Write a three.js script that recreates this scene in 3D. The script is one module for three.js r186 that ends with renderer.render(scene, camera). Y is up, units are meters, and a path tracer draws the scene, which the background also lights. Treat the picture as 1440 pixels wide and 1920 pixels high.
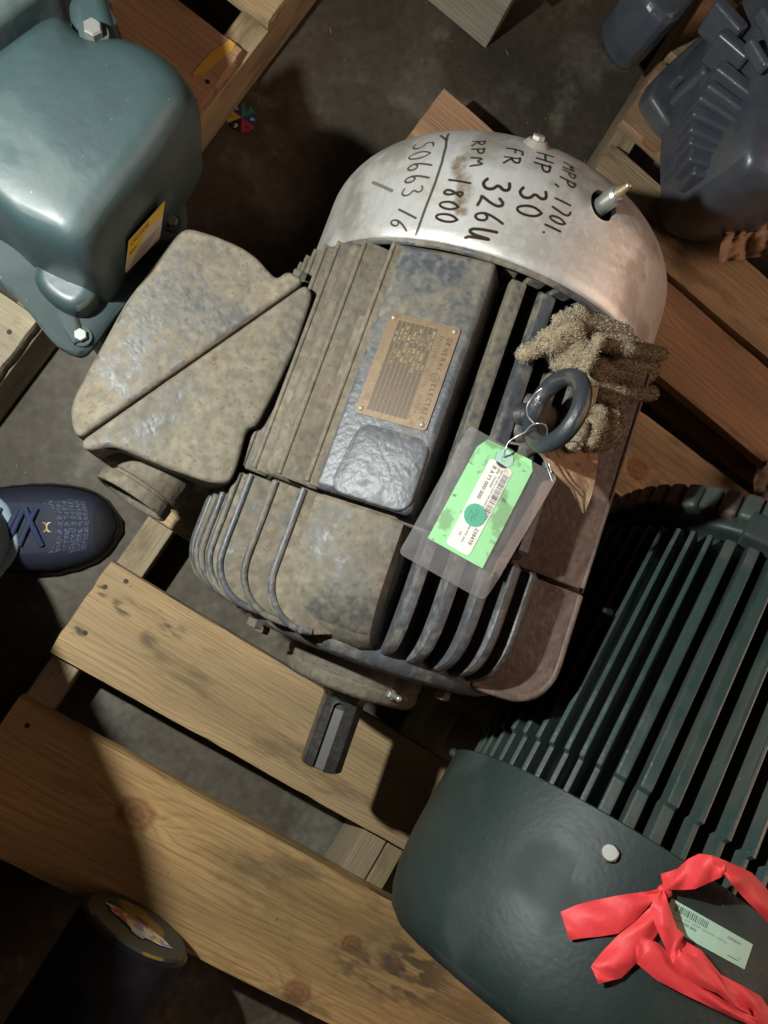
import * as THREE from 'three';
import { RoundedBoxGeometry } from 'three/addons/geometries/RoundedBoxGeometry.js';
import { mergeGeometries, mergeVertices, toCreasedNormals } from 'three/addons/utils/BufferGeometryUtils.js';
import { MarchingCubes } from 'three/addons/objects/MarchingCubes.js';
import { RectAreaLightUniformsLib } from 'three/addons/lights/RectAreaLightUniformsLib.js';
import { Brush, Evaluator, SUBTRACTION } from 'three-bvh-csg';

// ---------------------------------------------------------------- camera, light, exposure
const scene = new THREE.Scene();
const DECK = 0.13;                                   // height of the pallet decks above the floor
const FOC = 1306.77;                                 // focal length in pixels of the 1440 x 1920 photograph
const CAM = new THREE.Vector3(0.0986, 0.9855 + DECK, 0.7469);
const AX = [[0.8190, 0.2345, -0.5237], [-0.5465, 0.0407, -0.8365], [-0.1748, 0.9713, 0.1615]].map((a) => new THREE.Vector3(...a));
const camera = new THREE.PerspectiveCamera(72.605, 0.75, 0.02, 60);
camera.position.copy(CAM);
camera.quaternion.setFromRotationMatrix(new THREE.Matrix4().makeBasis(...AX));
scene.add(camera);
scene.background = new THREE.Color().setRGB(0.014, 0.010, 0.008);
const renderer = new THREE.WebGLRenderer({ antialias: true });
renderer.toneMapping = THREE.LinearToneMapping;
renderer.toneMappingExposure = 1.16;
renderer.shadowMap.enabled = true;
RectAreaLightUniformsLib.init();
const LAMP = new THREE.Vector3(-0.25, 0.80 + DECK, 0.73);   // the flashlight held beside the camera
const lamp = new THREE.SpotLight(new THREE.Color(0.97, 1.0, 0.96), 2.5, 0, 1.32, 0.35, 2);
lamp.position.copy(LAMP);
lamp.target.position.set(0.22, 0.15, 0.62);
lamp.castShadow = true; lamp.shadow.radius = 0.55; lamp.shadow.mapSize.set(2048, 2048); lamp.shadow.camera.near = 0.02;
scene.add(lamp, lamp.target);
const fillLight = new THREE.RectAreaLight(new THREE.Color(1.0, 0.66, 0.49), 2.1, 2.4, 2.4);  // added warm area fill for the shaded sides, no lamp seen there
fillLight.position.set(3.0, 2.5, -0.9); fillLight.lookAt(0.4, 0, 0.4);
scene.add(fillLight);

// ---------------------------------------------------------------- helpers
function rng(seed) { let s = seed >>> 0; return () => { s = (s + 0x6d2b79f5) | 0; let t = Math.imul(s ^ (s >>> 15), 1 | s); t = (t + Math.imul(t ^ (t >>> 7), 61 | t)) ^ t; return ((t ^ (t >>> 14)) >>> 0) / 4294967296; }; }
const HASH = new Float32Array(65536); { const r = rng(77); for (let i = 0; i < 65536; i++) HASH[i] = r(); }
const V3 = (x, y, z) => new THREE.Vector3(x, y, z);
const clamp = (x, a = 0, b = 1) => Math.min(b, Math.max(a, x));
const sstep = (a, b, x) => { const t = clamp((x - a) / (b - a)); return t * t * (3 - 2 * t); };
const mix = (a, b, t) => a + (b - a) * t;
const mix3 = (a, b, t) => [mix(a[0], b[0], t), mix(a[1], b[1], t), mix(a[2], b[2], t)];
// tileable value noise: period px, py cells
function vnoise(x, y, px, py, seed) {
  const xi = Math.floor(x), yi = Math.floor(y), fx = x - xi, fy = y - yi, u = fx * fx * (3 - 2 * fx), v = fy * fy * (3 - 2 * fy);
  const x0 = ((xi % px) + px) % px, x1 = (x0 + 1) % px, y0 = ((yi % py) + py) % py, y1 = (y0 + 1) % py, k = seed * 7919;
  const h = (a, b) => HASH[(a * 131 + b * 4099 + k) & 65535];
  return mix(mix(h(x0, y0), h(x1, y0), u), mix(h(x0, y1), h(x1, y1), u), v);
}
function fbm(u, v, px, py, oct, seed, gain = 0.5) {
  let s = 0, a = 1, n = 0;
  for (let i = 0; i < oct; i++) { s += a * vnoise(u * px, v * py, px, py, seed + i); n += a; a *= gain; px *= 2; py *= 2; }
  return s / n;
}
function tex(w, h, fn, srgb = true) {
  const d = new Uint8Array(w * h * 4);
  for (let y = 0, i = 0; y < h; y++) for (let x = 0; x < w; x++, i += 4) {
    const c = fn((x + 0.5) / w, (y + 0.5) / h);
    d[i] = clamp(c[0], 0, 255); d[i + 1] = clamp(c[1], 0, 255); d[i + 2] = clamp(c[2], 0, 255); d[i + 3] = 255;
  }
  const t = new THREE.DataTexture(d, w, h);
  t.wrapS = t.wrapT = THREE.RepeatWrapping; t.magFilter = THREE.LinearFilter; t.minFilter = THREE.LinearMipmapLinearFilter; t.generateMipmaps = true;
  if (srgb) t.colorSpace = THREE.SRGBColorSpace;
  t.needsUpdate = true; return t;
}
function moved(t, ox, oy, rx = 1, ry = 1, rot = 0) { const c = t.clone(); c.offset.set(ox, oy); c.repeat.set(rx, ry); c.rotation = rot; c.needsUpdate = true; return c; }
const std = (o) => new THREE.MeshStandardMaterial({ side: THREE.DoubleSide, ...o });
const phys = (o) => new THREE.MeshPhysicalMaterial({ side: THREE.DoubleSide, ...o });
// a point of the photograph on the level plane y metres above the pallet deck
function ray(px, py) { return { o: CAM.clone(), d: AX[0].clone().multiplyScalar((px - 720) / FOC).addScaledVector(AX[1], -(py - 960) / FOC).addScaledVector(AX[2], -1) }; }
function at(px, py, y) { const { o, d } = ray(px, py); return o.addScaledVector(d, (y + DECK - o.y) / d.y); }
// where it meets a cylinder round the z axis of a frame (4x4), radius r (number or function of z): {a: angle from up, z, p: local point}
function onCyl(px, py, inv, r) {
  const R = ray(px, py), o = R.o.applyMatrix4(inv), d = R.d.transformDirection(inv);
  let z = 0, hit = null;
  for (let k = 0; k < 12; k++) {
    const rr = typeof r === 'function' ? r(z) : r, A = d.x * d.x + d.y * d.y, B = 2 * (o.x * d.x + o.y * d.y), C = o.x * o.x + o.y * o.y - rr * rr, D = Math.max(0, B * B - 4 * A * C);
    hit = o.clone().addScaledVector(d, (-B - Math.sqrt(D)) / (2 * A)); z = typeof r === 'function' ? (z + hit.z) / (k ? 2 : 1) : hit.z;
    if (typeof r === 'function' && k === 0) z = hit.z;
  }
  return { a: Math.atan2(hit.x, hit.y), z: hit.z, p: hit };
}
const crease = (g, a) => (g.userData.keep ? g : toCreasedNormals(g, a));
const used = {};
function numbered(n) { const k = used[n] = (used[n] ?? -1) + 1; return k ? n + '_' + String(k).padStart(3, '0') : n; }
function thing(name, label, category, pos = V3(0, 0, 0), turn = 0, group) {
  const o = new THREE.Group(); o.name = numbered(name); o.position.copy(pos); o.rotation.y = turn;
  o.userData = { label, category }; if (group) o.userData.group = group;
  scene.add(o); return o;
}
function part(name, geo, mat, parent, label) {
  const m = new THREE.Mesh(geo, mat); m.name = name; m.castShadow = m.receiveShadow = true;
  if (label) m.userData.label = label;
  parent.add(m); return m;
}
function tag(o, label, category, group) { o.name = numbered(o.name); o.userData = { label, category }; if (group) o.userData.group = group; return o; }
// uv in metres (times s) by the face's main direction
function boxUV(g, s = 1, du = 0, dv = 0) {
  const keep = g.userData.keep; g = g.index ? g.toNonIndexed() : g; g.userData.keep = keep; if (!g.attributes.normal) g.computeVertexNormals();
  const p = g.attributes.position, uv = new Float32Array(p.count * 2), a = V3(), b = V3(), c = V3(), n = V3();
  for (let i = 0; i < p.count; i += 3) {
    a.fromBufferAttribute(p, i); b.fromBufferAttribute(p, i + 1); c.fromBufferAttribute(p, i + 2);
    n.copy(b).sub(a).cross(c.clone().sub(a)); const ax = Math.abs(n.x), ay = Math.abs(n.y), az = Math.abs(n.z);
    [a, b, c].forEach((q, k) => { const w = ay >= ax && ay >= az ? [q.x, q.z] : ax >= az ? [q.y, q.z] : [q.x, q.y]; uv[(i + k) * 2] = w[0] * s + du; uv[(i + k) * 2 + 1] = w[1] * s + dv; });
  }
  g.setAttribute('uv', new THREE.BufferAttribute(uv, 2)); return g;
}
function merged(list) { return mergeGeometries(list.map((g) => { const q = g.index ? g.toNonIndexed() : g; for (const k of Object.keys(q.attributes)) if (!['position', 'normal', 'uv'].includes(k)) q.deleteAttribute(k); return q; })); }
// polygon (array of [x, z]) pulled upward from y0 to y1 with rounded upper and lower edges
function prism(poly, y0, y1, bev = 0.004, seg = 4, corner = 0) {
  let s;
  if (corner) {
    s = new THREE.Shape(); const n = poly.length;
    for (let i = 0; i < n; i++) {
      const p = poly[(i + n - 1) % n], c = poly[i], q = poly[(i + 1) % n], l1 = Math.hypot(p[0] - c[0], p[1] - c[1]), l2 = Math.hypot(q[0] - c[0], q[1] - c[1]);
      const k1 = Math.min(corner, l1 * 0.45) / l1, k2 = Math.min(corner, l2 * 0.45) / l2, A = [mix(c[0], p[0], k1), mix(c[1], p[1], k1)], B = [mix(c[0], q[0], k2), mix(c[1], q[1], k2)];
      i ? s.lineTo(A[0], -A[1]) : s.moveTo(A[0], -A[1]); s.quadraticCurveTo(c[0], -c[1], B[0], -B[1]);
    }
    s.closePath();
  } else s = new THREE.Shape(poly.map(([x, z]) => new THREE.Vector2(x, -z)));
  const g = new THREE.ExtrudeGeometry(s, { depth: Math.max(1e-4, y1 - y0 - 2 * bev), bevelEnabled: bev > 0, bevelThickness: bev, bevelSize: bev, bevelOffset: -bev, bevelSegments: seg, curveSegments: 5 });
  g.rotateX(-Math.PI / 2); g.translate(0, y0 + bev, 0); return g;
}
// polygon of [x, z] raised through [scale towards the middle, y] steps and closed at the last one: a smooth cast or pressed shell
function puff(poly, steps, corner, off = 0, mid = null) {
  const s = new THREE.Shape(), n = poly.length;
  for (let i = 0; i < n; i++) {
    const p = poly[(i + n - 1) % n], c = poly[i], q = poly[(i + 1) % n], l1 = Math.hypot(p[0] - c[0], p[1] - c[1]), l2 = Math.hypot(q[0] - c[0], q[1] - c[1]), k1 = Math.min(corner, l1 * .48) / l1, k2 = Math.min(corner, l2 * .48) / l2;
    const A = [mix(c[0], p[0], k1), mix(c[1], p[1], k1)], B = [mix(c[0], q[0], k2), mix(c[1], q[1], k2)]; i ? s.lineTo(...A) : s.moveTo(...A); s.quadraticCurveTo(...c, ...B);
  }
  s.closePath(); let pts = s.getSpacedPoints(200).slice(0, 200); if (THREE.ShapeUtils.isClockWise(pts)) pts.reverse();
  const cx = mid ? mid[0] : pts.reduce((t, p) => t + p.x, 0) / 200, cz = mid ? mid[1] : pts.reduce((t, p) => t + p.y, 0) / 200;
  const nor = pts.map((p, i) => { const u = pts[(i + 197) % 200], v = pts[(i + 3) % 200], d = Math.hypot(v.x - u.x, v.y - u.y); return [-(v.y - u.y) / d, (v.x - u.x) / d]; });
  const rows = steps.map(([k, y]) => { const r = pts.map((p, i) => off ? V3(p.x + nor[i][0] * k, y, p.y + nor[i][1] * k) : V3(cx + (p.x - cx) * k, y, cz + (p.y - cz) * k)); return [...r, r[0]]; });
  const side = strip(rows), top = rows.at(-1).slice(0, -1), tri = THREE.ShapeUtils.triangulateShape(top.map((p) => new THREE.Vector2(p.x, p.z)), []), pos = [];
  for (const t of tri) for (const i of [...t].reverse()) pos.push(top[i].x, top[i].y, top[i].z);
  const cap = new THREE.BufferGeometry(); cap.setAttribute('position', new THREE.Float32BufferAttribute(pos, 3)); cap.setAttribute('uv', new THREE.Float32BufferAttribute(new Float32Array(pos.length / 3 * 2), 2)); cap.computeVertexNormals();
  const m = 201, q0 = rows[0][100].clone().sub(V3(cx, rows[0][100].y, cz));
  if (V3().fromBufferAttribute(side.attributes.normal, 100).dot(q0) < 0) { const ix = side.index.array; for (let i = 0; i < ix.length; i += 3) { const t = ix[i]; ix[i] = ix[i + 1]; ix[i + 1] = t; } side.computeVertexNormals(); }
  const N = side.attributes.normal; for (let k = 0; k < rows.length; k++) { const p = k * m, q = p + m - 1, n = V3().fromBufferAttribute(N, p).add(V3().fromBufferAttribute(N, q)).normalize(); N.setXYZ(p, n.x, n.y, n.z); N.setXYZ(q, n.x, n.y, n.z); }
  for (let i = (rows.length - 1) * m; i < N.count; i++) N.setXYZ(i, 0, 1, 0);
  if (cap.attributes.normal.getY(0) < 0) { const P = cap.attributes.position.array; for (let i = 0; i < P.length; i += 9) for (let k = 0; k < 3; k++) { const t = P[i + k]; P[i + k] = P[i + 3 + k]; P[i + 3 + k] = t; } cap.computeVertexNormals(); }
  const g = merged([side, cap]); g.userData.keep = true; return g;
}
const roundTop = (y0, y1, r, n = 6) => [[0, y0], [0, y1 - r], ...Array.from({ length: n }, (_, i) => { const t = (i + 1) / n * Math.PI / 2; return [r * (1 - Math.cos(t)), y1 - r + r * Math.sin(t)]; })];
const xz = (px, py, y) => { const p = at(px, py, y); return [p.x, p.z]; };
function lathe(profile, seg, a0 = 0, a1 = Math.PI * 2) {           // profile [[r, z]], turned round z; angle 0 points up
  const g = new THREE.LatheGeometry(profile.map(([r, z]) => new THREE.Vector2(Math.max(r, 1e-5), -z)), seg, a0, a1 - a0);
  g.rotateX(-Math.PI / 2); return g;
}
function fin(shape, t, bev, uvS = 2) {                             // shape in (z, r), thickness along x
  const g = new THREE.ExtrudeGeometry(shape, { depth: t - 2 * bev, bevelEnabled: true, bevelThickness: bev, bevelSize: bev, bevelOffset: -bev, bevelSegments: 2, curveSegments: 10 });
  g.rotateY(-Math.PI / 2); g.translate(t / 2 - bev, 0, 0); return boxUV(crease(g, 0.6), uvS);
}
function hexBolt(r, h) { return crease(new THREE.LatheGeometry([[0.0001, 0], [r * 0.98, 0], [r, h * 0.06], [r, h * 0.8], [r * 0.86, h], [0.0001, h * 1.01]].map((a) => new THREE.Vector2(...a)), 6), 0.4); }
function tube(pts, r, seg = 40, rs = 8, closed = false) { return new THREE.TubeGeometry(new THREE.CatmullRomCurve3(pts, closed), seg, r, rs, closed); }
function strip(rows) {                                              // rows of equal length of Vector3 -> a smooth sheet
  const n = rows.length, m = rows[0].length, pos = [], uv = [], idx = [];
  rows.forEach((r, i) => r.forEach((p, j) => { pos.push(p.x, p.y, p.z); uv.push(j / (m - 1), i / (n - 1)); }));
  for (let i = 0; i < n - 1; i++) for (let j = 0; j < m - 1; j++) { const a = i * m + j; idx.push(a, a + 1, a + m, a + 1, a + m + 1, a + m); }
  const g = new THREE.BufferGeometry(); g.setAttribute('position', new THREE.Float32BufferAttribute(pos, 3)); g.setAttribute('uv', new THREE.Float32BufferAttribute(uv, 2)); g.setIndex(idx); g.computeVertexNormals(); return g;
}
function thick(rows, t) {                                           // the same sheet with real thickness
  const g0 = strip(rows), n = g0.attributes.normal, m = rows[0].length;
  const low = rows.map((r, i) => r.map((p, j) => { const k = i * m + j; return V3(p.x - n.getX(k) * t, p.y - n.getY(k) * t, p.z - n.getZ(k) * t); }));
  const edge = [...rows.map((r) => r[0]), ...rows.at(-1).slice(1), ...rows.slice(0, -1).reverse().map((r) => r.at(-1)), ...rows[0].slice(1, -1).reverse()];
  const edge2 = [...low.map((r) => r[0]), ...low.at(-1).slice(1), ...low.slice(0, -1).reverse().map((r) => r.at(-1)), ...low[0].slice(1, -1).reverse()];
  return merged([g0, strip(low), strip([[...edge, edge[0]], [...edge2, edge2[0]]])]);
}
const csg = new Evaluator(); csg.useGroups = false; csg.attributes = ['position', 'normal', 'uv'];
function cut(a, ...bs) {
  let r = new Brush(a); r.updateMatrixWorld();
  for (const b of bs) { const q = new Brush(b); q.updateMatrixWorld(); r = csg.evaluate(r, q, SUBTRACTION); r.updateMatrixWorld(); }
  r.geometry.userData.keep = a.userData.keep; return r.geometry;
}
const canvas = (w, h, draw) => { const c = document.createElement('canvas'); c.width = w; c.height = h; const x = c.getContext('2d'); draw(x, w, h); const t = new THREE.CanvasTexture(c); t.colorSpace = THREE.SRGBColorSpace; t.anisotropy = 8; return t; };
// a flat slab whose face shows a canvas: reading direction xd, upward direction yd
function placard(w, h, t, radius, xd, yd, origin) {
  const s = new THREE.Shape(), a = w / 2, b = h / 2, r = radius;
  s.moveTo(-a + r, -b); s.lineTo(a - r, -b); s.quadraticCurveTo(a, -b, a, -b + r); s.lineTo(a, b - r); s.quadraticCurveTo(a, b, a - r, b); s.lineTo(-a + r, b); s.quadraticCurveTo(-a, b, -a, b - r); s.lineTo(-a, -b + r); s.quadraticCurveTo(-a, -b, -a + r, -b);
  const g = new THREE.ExtrudeGeometry(s, { depth: t, bevelEnabled: false, curveSegments: 4 }), uv = g.attributes.uv, p = g.attributes.position;
  for (let i = 0; i < uv.count; i++) uv.setXY(i, p.getX(i) / w + 0.5, p.getY(i) / h + 0.5);
  const zd = xd.clone().cross(yd).normalize(); g.applyMatrix4(new THREE.Matrix4().makeBasis(xd, yd, zd).setPosition(origin)); return g;
}
// single-stroke hand lettering
const GL = {
  M: [[[0, 0], [.08, 1], [.34, .35], [.6, 1], [.7, 0]]], P: [[[.08, 0], [.1, 1]], [[.02, .95], [.38, 1], [.55, .8], [.42, .52], [.1, .46]]], H: [[[.08, 0], [.05, 1]], [[.6, 0], [.62, 1]], [[.06, .5], [.62, .54]]],
  F: [[[.1, 0], [.08, 1], [.6, 1.02]], [[.08, .55], [.48, .56]]], R: [[[.08, 0], [.1, 1]], [[.02, .95], [.4, 1], [.52, .76], [.36, .52], [.12, .48], [.6, 0]]], U: [[[.05, .95], [.06, .3], [.22, .02], [.44, .2], [.52, .95], [.56, .1], [.66, 0]]],
  0: [[[.32, 1], [.1, .8], [.04, .42], [.2, .04], [.45, .08], [.6, .45], [.54, .82], [.32, 1]]], 1: [[[.3, 1], [.28, 0]]], 2: [[[.06, .78], [.26, 1], [.5, .85], [.4, .5], [.05, .05], [.22, .1], [.6, .02]]],
  3: [[[.05, .92], [.34, 1], [.5, .8], [.22, .55], [.52, .42], [.56, .16], [.28, 0], [.02, .12]]], 5: [[[.58, 1], [.14, .98], [.1, .58], [.4, .6], [.58, .32], [.36, .02], [.04, .1]]], 6: [[[.42, 1], [.14, .6], [.06, .24], [.26, 0], [.5, .12], [.48, .4], [.24, .46], [.08, .3]]],
  7: [[[.02, .98], [.6, 1], [.24, 0]]], 8: [[[.46, .86], [.24, 1], [.1, .8], [.5, .34], [.36, .02], [.1, .16], [.14, .44], [.46, .86]]], '.': [[[.1, .04], [.13, .0]]], ',': [[[.14, .06], [.06, -.12]]],
};

// ---------------------------------------------------------------- procedural surfaces
function casting(seed, paint, dust, amount, soft, rust, film = 0.4) {           // old cast iron paint under settled dust; the map covers 0.5 m
  const N = 1024, mask = new Float32Array(N * N);
  const map = tex(N, N, (u, v) => {
    const big = 0.62 * fbm(u, v, 5, 5, 6, seed, 0.6) + 0.38 * fbm(u, v, 16, 16, 5, seed + 90, 0.6), fine = fbm(u, v, 90, 90, 3, seed + 9), wipe = fbm(u, v, 22, 4, 3, seed + 20), pit = fbm(u, v, 130, 130, 2, seed + 33);
    let m = sstep(amount - soft, amount + soft, big + 0.36 * (fine - 0.5) + 0.12 * (wipe - 0.5));
    const i = (Math.min(N - 1, v * N | 0)) * N + (u * N | 0); mask[i] = m;
    let c = mix3(paint.map((x) => x * (0.80 + 0.40 * fine)), dust.map((x) => x * (0.80 + 0.38 * fbm(u, v, 85, 85, 3, seed + 50))), film + m * (0.95 - film));
    if (rust) c = mix3(c, [112, 78, 48], rust * sstep(0.52, 0.72, fbm(u, v, 64, 64, 3, seed + 60)) * sstep(.4, .62, fbm(u, v, 7, 7, 3, seed + 64)) * m * 0.38);
    c = mix3(c, [86, 70, 52], 0.6 * sstep(0.74, 0.82, pit) * m);
    const spk = vnoise(u * 300, v * 300, 300, 300, seed + 70); if (spk > 0.988) c = mix3(c, [150, 143, 128], 0.5); c = c.map((x) => x * (0.84 + 0.32 * fbm(u, v, 9, 3, 4, seed + 77)));
    return c;
  });
  const rough = tex(512, 512, (u, v) => { const m = mask[(v * N | 0) * N + (u * N | 0)]; const r = mix(0.46, 0.88, m) * 255; return [r, r, r]; }, false);
  const bump = tex(N, N, (u, v) => { const i = (v * N | 0) * N + (u * N | 0); const k = 140 * fbm(u, v, 120, 120, 3, seed + 80) + 16 * fbm(u, v, 30, 30, 3, seed + 81) + 16 * mask[i]; return [k, k, k]; }, false);
  return (ox = 0, oy = 0) => std({ map: moved(map, ox, oy), roughnessMap: moved(rough, ox, oy), bumpMap: moved(bump, ox, oy), bumpScale: 0.0009, roughness: 1, metalness: 0 });
}
const BLUE = [50, 55, 64], TAN = [104, 96, 81];
const heavy = casting(11, BLUE, TAN, 0.30, 0.13, 0.45, 0.5), half = casting(31, BLUE, TAN, 0.49, 0.14, 0.25, 0.32), light = casting(51, [60, 64, 72], [104, 98, 86], 0.55, 0.14, 0.2, 0.22), boxDust = casting(71, BLUE, [108, 101, 86], 0.375, 0.14, 0.4, 0.5);
const shadeBrown = casting(91, [84, 74, 69], [116, 99, 89], 0.44, 0.16, 0.4);  // dusty casting in reddish brown: warm shade of the right side put into its colour
const heavyM = [heavy(), heavy(.31, .47), heavy(.67, .12)], halfM = [half(), half(.37, .6), half(.71, .24), half(.13, .83)], lightM = [light(), light(.4, .3), light(.72, .61)], boxM = [boxDust(), boxDust(.35, .55)], shadeBrownM = [shadeBrown(), shadeBrown(.41, .29)];

function woodTex(seed, w, h, ar, o = {}) {                          // u along the board, v across; ar = length / width
  const base = o.base ?? [182, 166, 126], dark = o.dark ?? [134, 114, 78], knots = o.knots ?? [], cen = o.cen ?? -0.6, k = (o.rings ?? 9) * 2.1;
  return tex(w, h, (u, v) => {
    let x = u * ar, y = v, bend = 0, kn = 0, ring = 0;
    for (const [ku, kv, kr] of knots) {
      const dx = (x - ku * ar) / kr, dy = (y - kv) / (kr * 0.8), d2 = dx * dx * 0.55 + dy * dy, e = Math.exp(-d2 * 0.6);
      bend += (dy > 0 ? 1 : -1) * e * 0.16; const dd = Math.hypot(dx, dy) * (1 + 0.25 * (fbm(u * 2, v, 30, 12, 2, seed + 8) - 0.5)); if (dd < 1.15) { kn = Math.max(kn, sstep(1.15, 0.8, dd)); ring = dd; }
    }
    const warp = 0.24 * (fbm(u, v, 3, 2, 4, seed) - 0.5) + 0.05 * (fbm(u, v, 22, 9, 3, seed + 3) - 0.5);
    const d = (Math.abs(y - cen) + warp - bend) * k, f = d - Math.floor(d), late = sstep(0.45, 0.92, f) * sstep(1.0, 0.94, f);
    const fibre = fbm(u, v, 14, 110, 3, seed + 5), tone = fbm(u, v, 5, 3, 4, seed + 6);
    let c = mix3(base, dark, clamp(0.38 * late * (0.3 + 0.9 * tone) + 0.75 * (fibre - 0.42)));
    c = c.map((q) => q * (0.82 + 0.36 * tone));
    if (o.grey) c = mix3(c, [150, 142, 124], o.grey * sstep(0.35, 0.65, fbm(u, v, 6, 5, 4, seed + 12)));
    if (kn) { const q = clamp(0.45 + 0.3 * Math.sin(ring * 15 + 6 * fbm(u, v, 40, 10, 3, seed + 30)) + 0.9 * (fbm(u, v, 70, 16, 3, seed + 31) - .5)); c = mix3(c, mix3([166, 116, 72], [116, 74, 46], q), kn * (0.4 + 0.45 * fbm(u, v, 50, 12, 3, seed + 32))); }
    for (const [mu, mv, mr, ms] of o.mold ?? []) { const dx = (u - mu) * ar, dy = v - mv, dd = Math.hypot(dx * 0.7, dy) / mr; const m = ms * sstep(1.1, 0.2, dd) * sstep(0.38, 0.62, fbm(u, v, 40, 16, 3, seed + 15)); c = mix3(c, [66, 60, 48], m); }
    c = mix3(c, [92, 78, 58], 0.42 * sstep(0.54, 0.78, fbm(u, v, 9, 4, 6, seed + 40, .62)));
    if (vnoise(u * 420, v * 60, 420, 60, seed + 21) > 0.975) c = mix3(c, [80, 58, 36], 0.5);
    return c;
  });
}
const woodBump = tex(512, 256, (u, v) => { const k = 255 * (0.6 * fbm(u, v, 10, 90, 3, 401) + 0.4 * fbm(u, v, 60, 60, 2, 405)); return [k, k, k]; }, false);
const woods = [woodTex(101, 1024, 256, 8), woodTex(121, 1024, 256, 8, { base: [196, 172, 134], dark: [146, 118, 84], rings: 7, cen: 1.4, knots: [[.62, .4, .16]] }), woodTex(141, 1024, 256, 8, { base: [190, 170, 132], rings: 12, grey: 0.5 }), woodTex(161, 1024, 256, 8, { base: [186, 152, 118], dark: [136, 102, 74], rings: 6, knots: [[.2, .6, .14]] })];
const WC = 0xe4e0de, wood = woods.map((t) => std({ map: t, color: WC, bumpMap: woodBump, bumpScale: 0.0012, roughness: 0.82 }));
const frontWood = std({ color: WC, map: woodTex(181, 2048, 384, 6.3, { base: [202, 168, 114], dark: [150, 112, 66], rings: 8, cen: 1.5, knots: [[.182, .684, .15], [.488, .587, .09], [.458, .10, .12]], mold: [[.57, .60, .36, .65], [.50, .45, .2, .4], [.36, .6, .3, .15]] }), bumpMap: woodBump, bumpScale: 0.0012, roughness: 0.78 });
const firstWood = std({ color: WC, map: woodTex(191, 2048, 384, 8, { base: [188, 162, 120], dark: [140, 112, 74], rings: 11, cen: 1.3, grey: .15, mold: [[.016, .3, .07, .8], [.013, .72, .07, .8], [.045, .70, .10, .9], [.105, .74, .12, .8], [.09, .55, .09, .5]] }), bumpMap: woodBump, bumpScale: 0.0012, roughness: 0.8 });
const endGrain = std({ map: woodTex(201, 256, 256, 1, { base: [190, 160, 112], dark: [130, 92, 54], rings: 12 }), roughness: 0.9 });
const greyWood = std({ map: woodTex(221, 512, 256, 6, { base: [158, 150, 128], dark: [118, 108, 88], grey: 0.8, rings: 10 }), bumpMap: woodBump, bumpScale: 0.0014, roughness: 0.9 });
const paleWood = std({ color: WC, map: woodTex(241, 512, 256, 5, { base: [206, 196, 166], dark: [160, 142, 106], grey: 0.4, rings: 9, knots: [[.9, .6, .06]] }), bumpMap: woodBump, bumpScale: 0.0012, roughness: 0.85 });
const nailM = std({ color: 0x3a2f2a, roughness: 0.6, metalness: 0.5 });
const FLOOR = 3.6, FX = 0.1, FZ = 0.35;                              // the map covers 3.6 m round the pallets
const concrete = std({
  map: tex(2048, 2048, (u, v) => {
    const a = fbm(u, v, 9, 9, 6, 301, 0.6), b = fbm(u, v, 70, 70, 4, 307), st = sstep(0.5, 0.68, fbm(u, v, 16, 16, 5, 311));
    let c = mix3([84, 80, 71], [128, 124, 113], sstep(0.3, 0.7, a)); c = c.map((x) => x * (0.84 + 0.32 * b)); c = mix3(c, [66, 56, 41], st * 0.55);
    const x = (u - .5) * FLOOR + FX, z = (.5 - v) * FLOOR + FZ, w = fbm(u, v, 24, 24, 5, 341, .6) - .5; // darker brown patches with a ragged outline, broken through in places
    let brownPatch = Math.max(sstep(.62, .50, Math.hypot((x + .02) * .9, (z + .02)) + .5 * w), .7 * sstep(.4, .3, Math.hypot(x + .2, (z - .62) * 1.1) + .4 * w), sstep(.5, .4, Math.hypot(x + .1, z - 1.5) + .4 * w)); brownPatch *= 1 - .45 * sstep(.58, .70, fbm(u, v, 40, 26, 5, 347));
    c = mix3(c, [52, 43, 33], .72 * brownPatch); c = mix3(c, [134, 130, 116], 0.4 * sstep(0.64, 0.78, fbm(u, v, 44, 30, 6, 317, .62))); c = c.map((q) => q * (.86 + .28 * fbm(u, v, 420, 420, 2, 351)));
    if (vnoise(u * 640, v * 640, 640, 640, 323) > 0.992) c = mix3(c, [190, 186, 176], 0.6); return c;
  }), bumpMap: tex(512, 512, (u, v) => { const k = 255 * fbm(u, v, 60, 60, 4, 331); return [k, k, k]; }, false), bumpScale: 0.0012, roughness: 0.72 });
concrete.bumpMap.repeat.set(4, 4);
function enamel(seed, col, dustCol, amount, rough, bumpS, coat = 0.3, grain = 46) {  // glossy machine enamel with handling dust
  const m = tex(512, 512, (u, v) => { const k = sstep(amount, amount + 0.3, fbm(u, v, 4, 4, 5, seed)); const s = vnoise(u * 180, v * 180, 180, 180, seed + 7) > 0.988 ? 0.55 : 0; return mix3(mix3(col.map((x) => x * (0.9 + 0.2 * fbm(u, v, 12, 12, 3, seed + 4))), dustCol, k * 0.55), [190, 190, 180], s); });
  const r = tex(256, 256, (u, v) => { const k = 255 * clamp(rough + 0.35 * sstep(amount, amount + 0.3, fbm(u, v, 4, 4, 5, seed))); return [k, k, k]; }, false);
  const b = tex(512, 512, (u, v) => { const k = 255 * (0.7 * fbm(u, v, grain, grain, 3, seed + 11) + 0.3 * fbm(u, v, 9, 9, 3, seed + 13)); return [k, k, k]; }, false);
  return phys({ map: m, roughnessMap: r, roughness: 1, bumpMap: b, bumpScale: bumpS, clearcoat: coat, clearcoatRoughness: rough * 0.7 });
}
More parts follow.
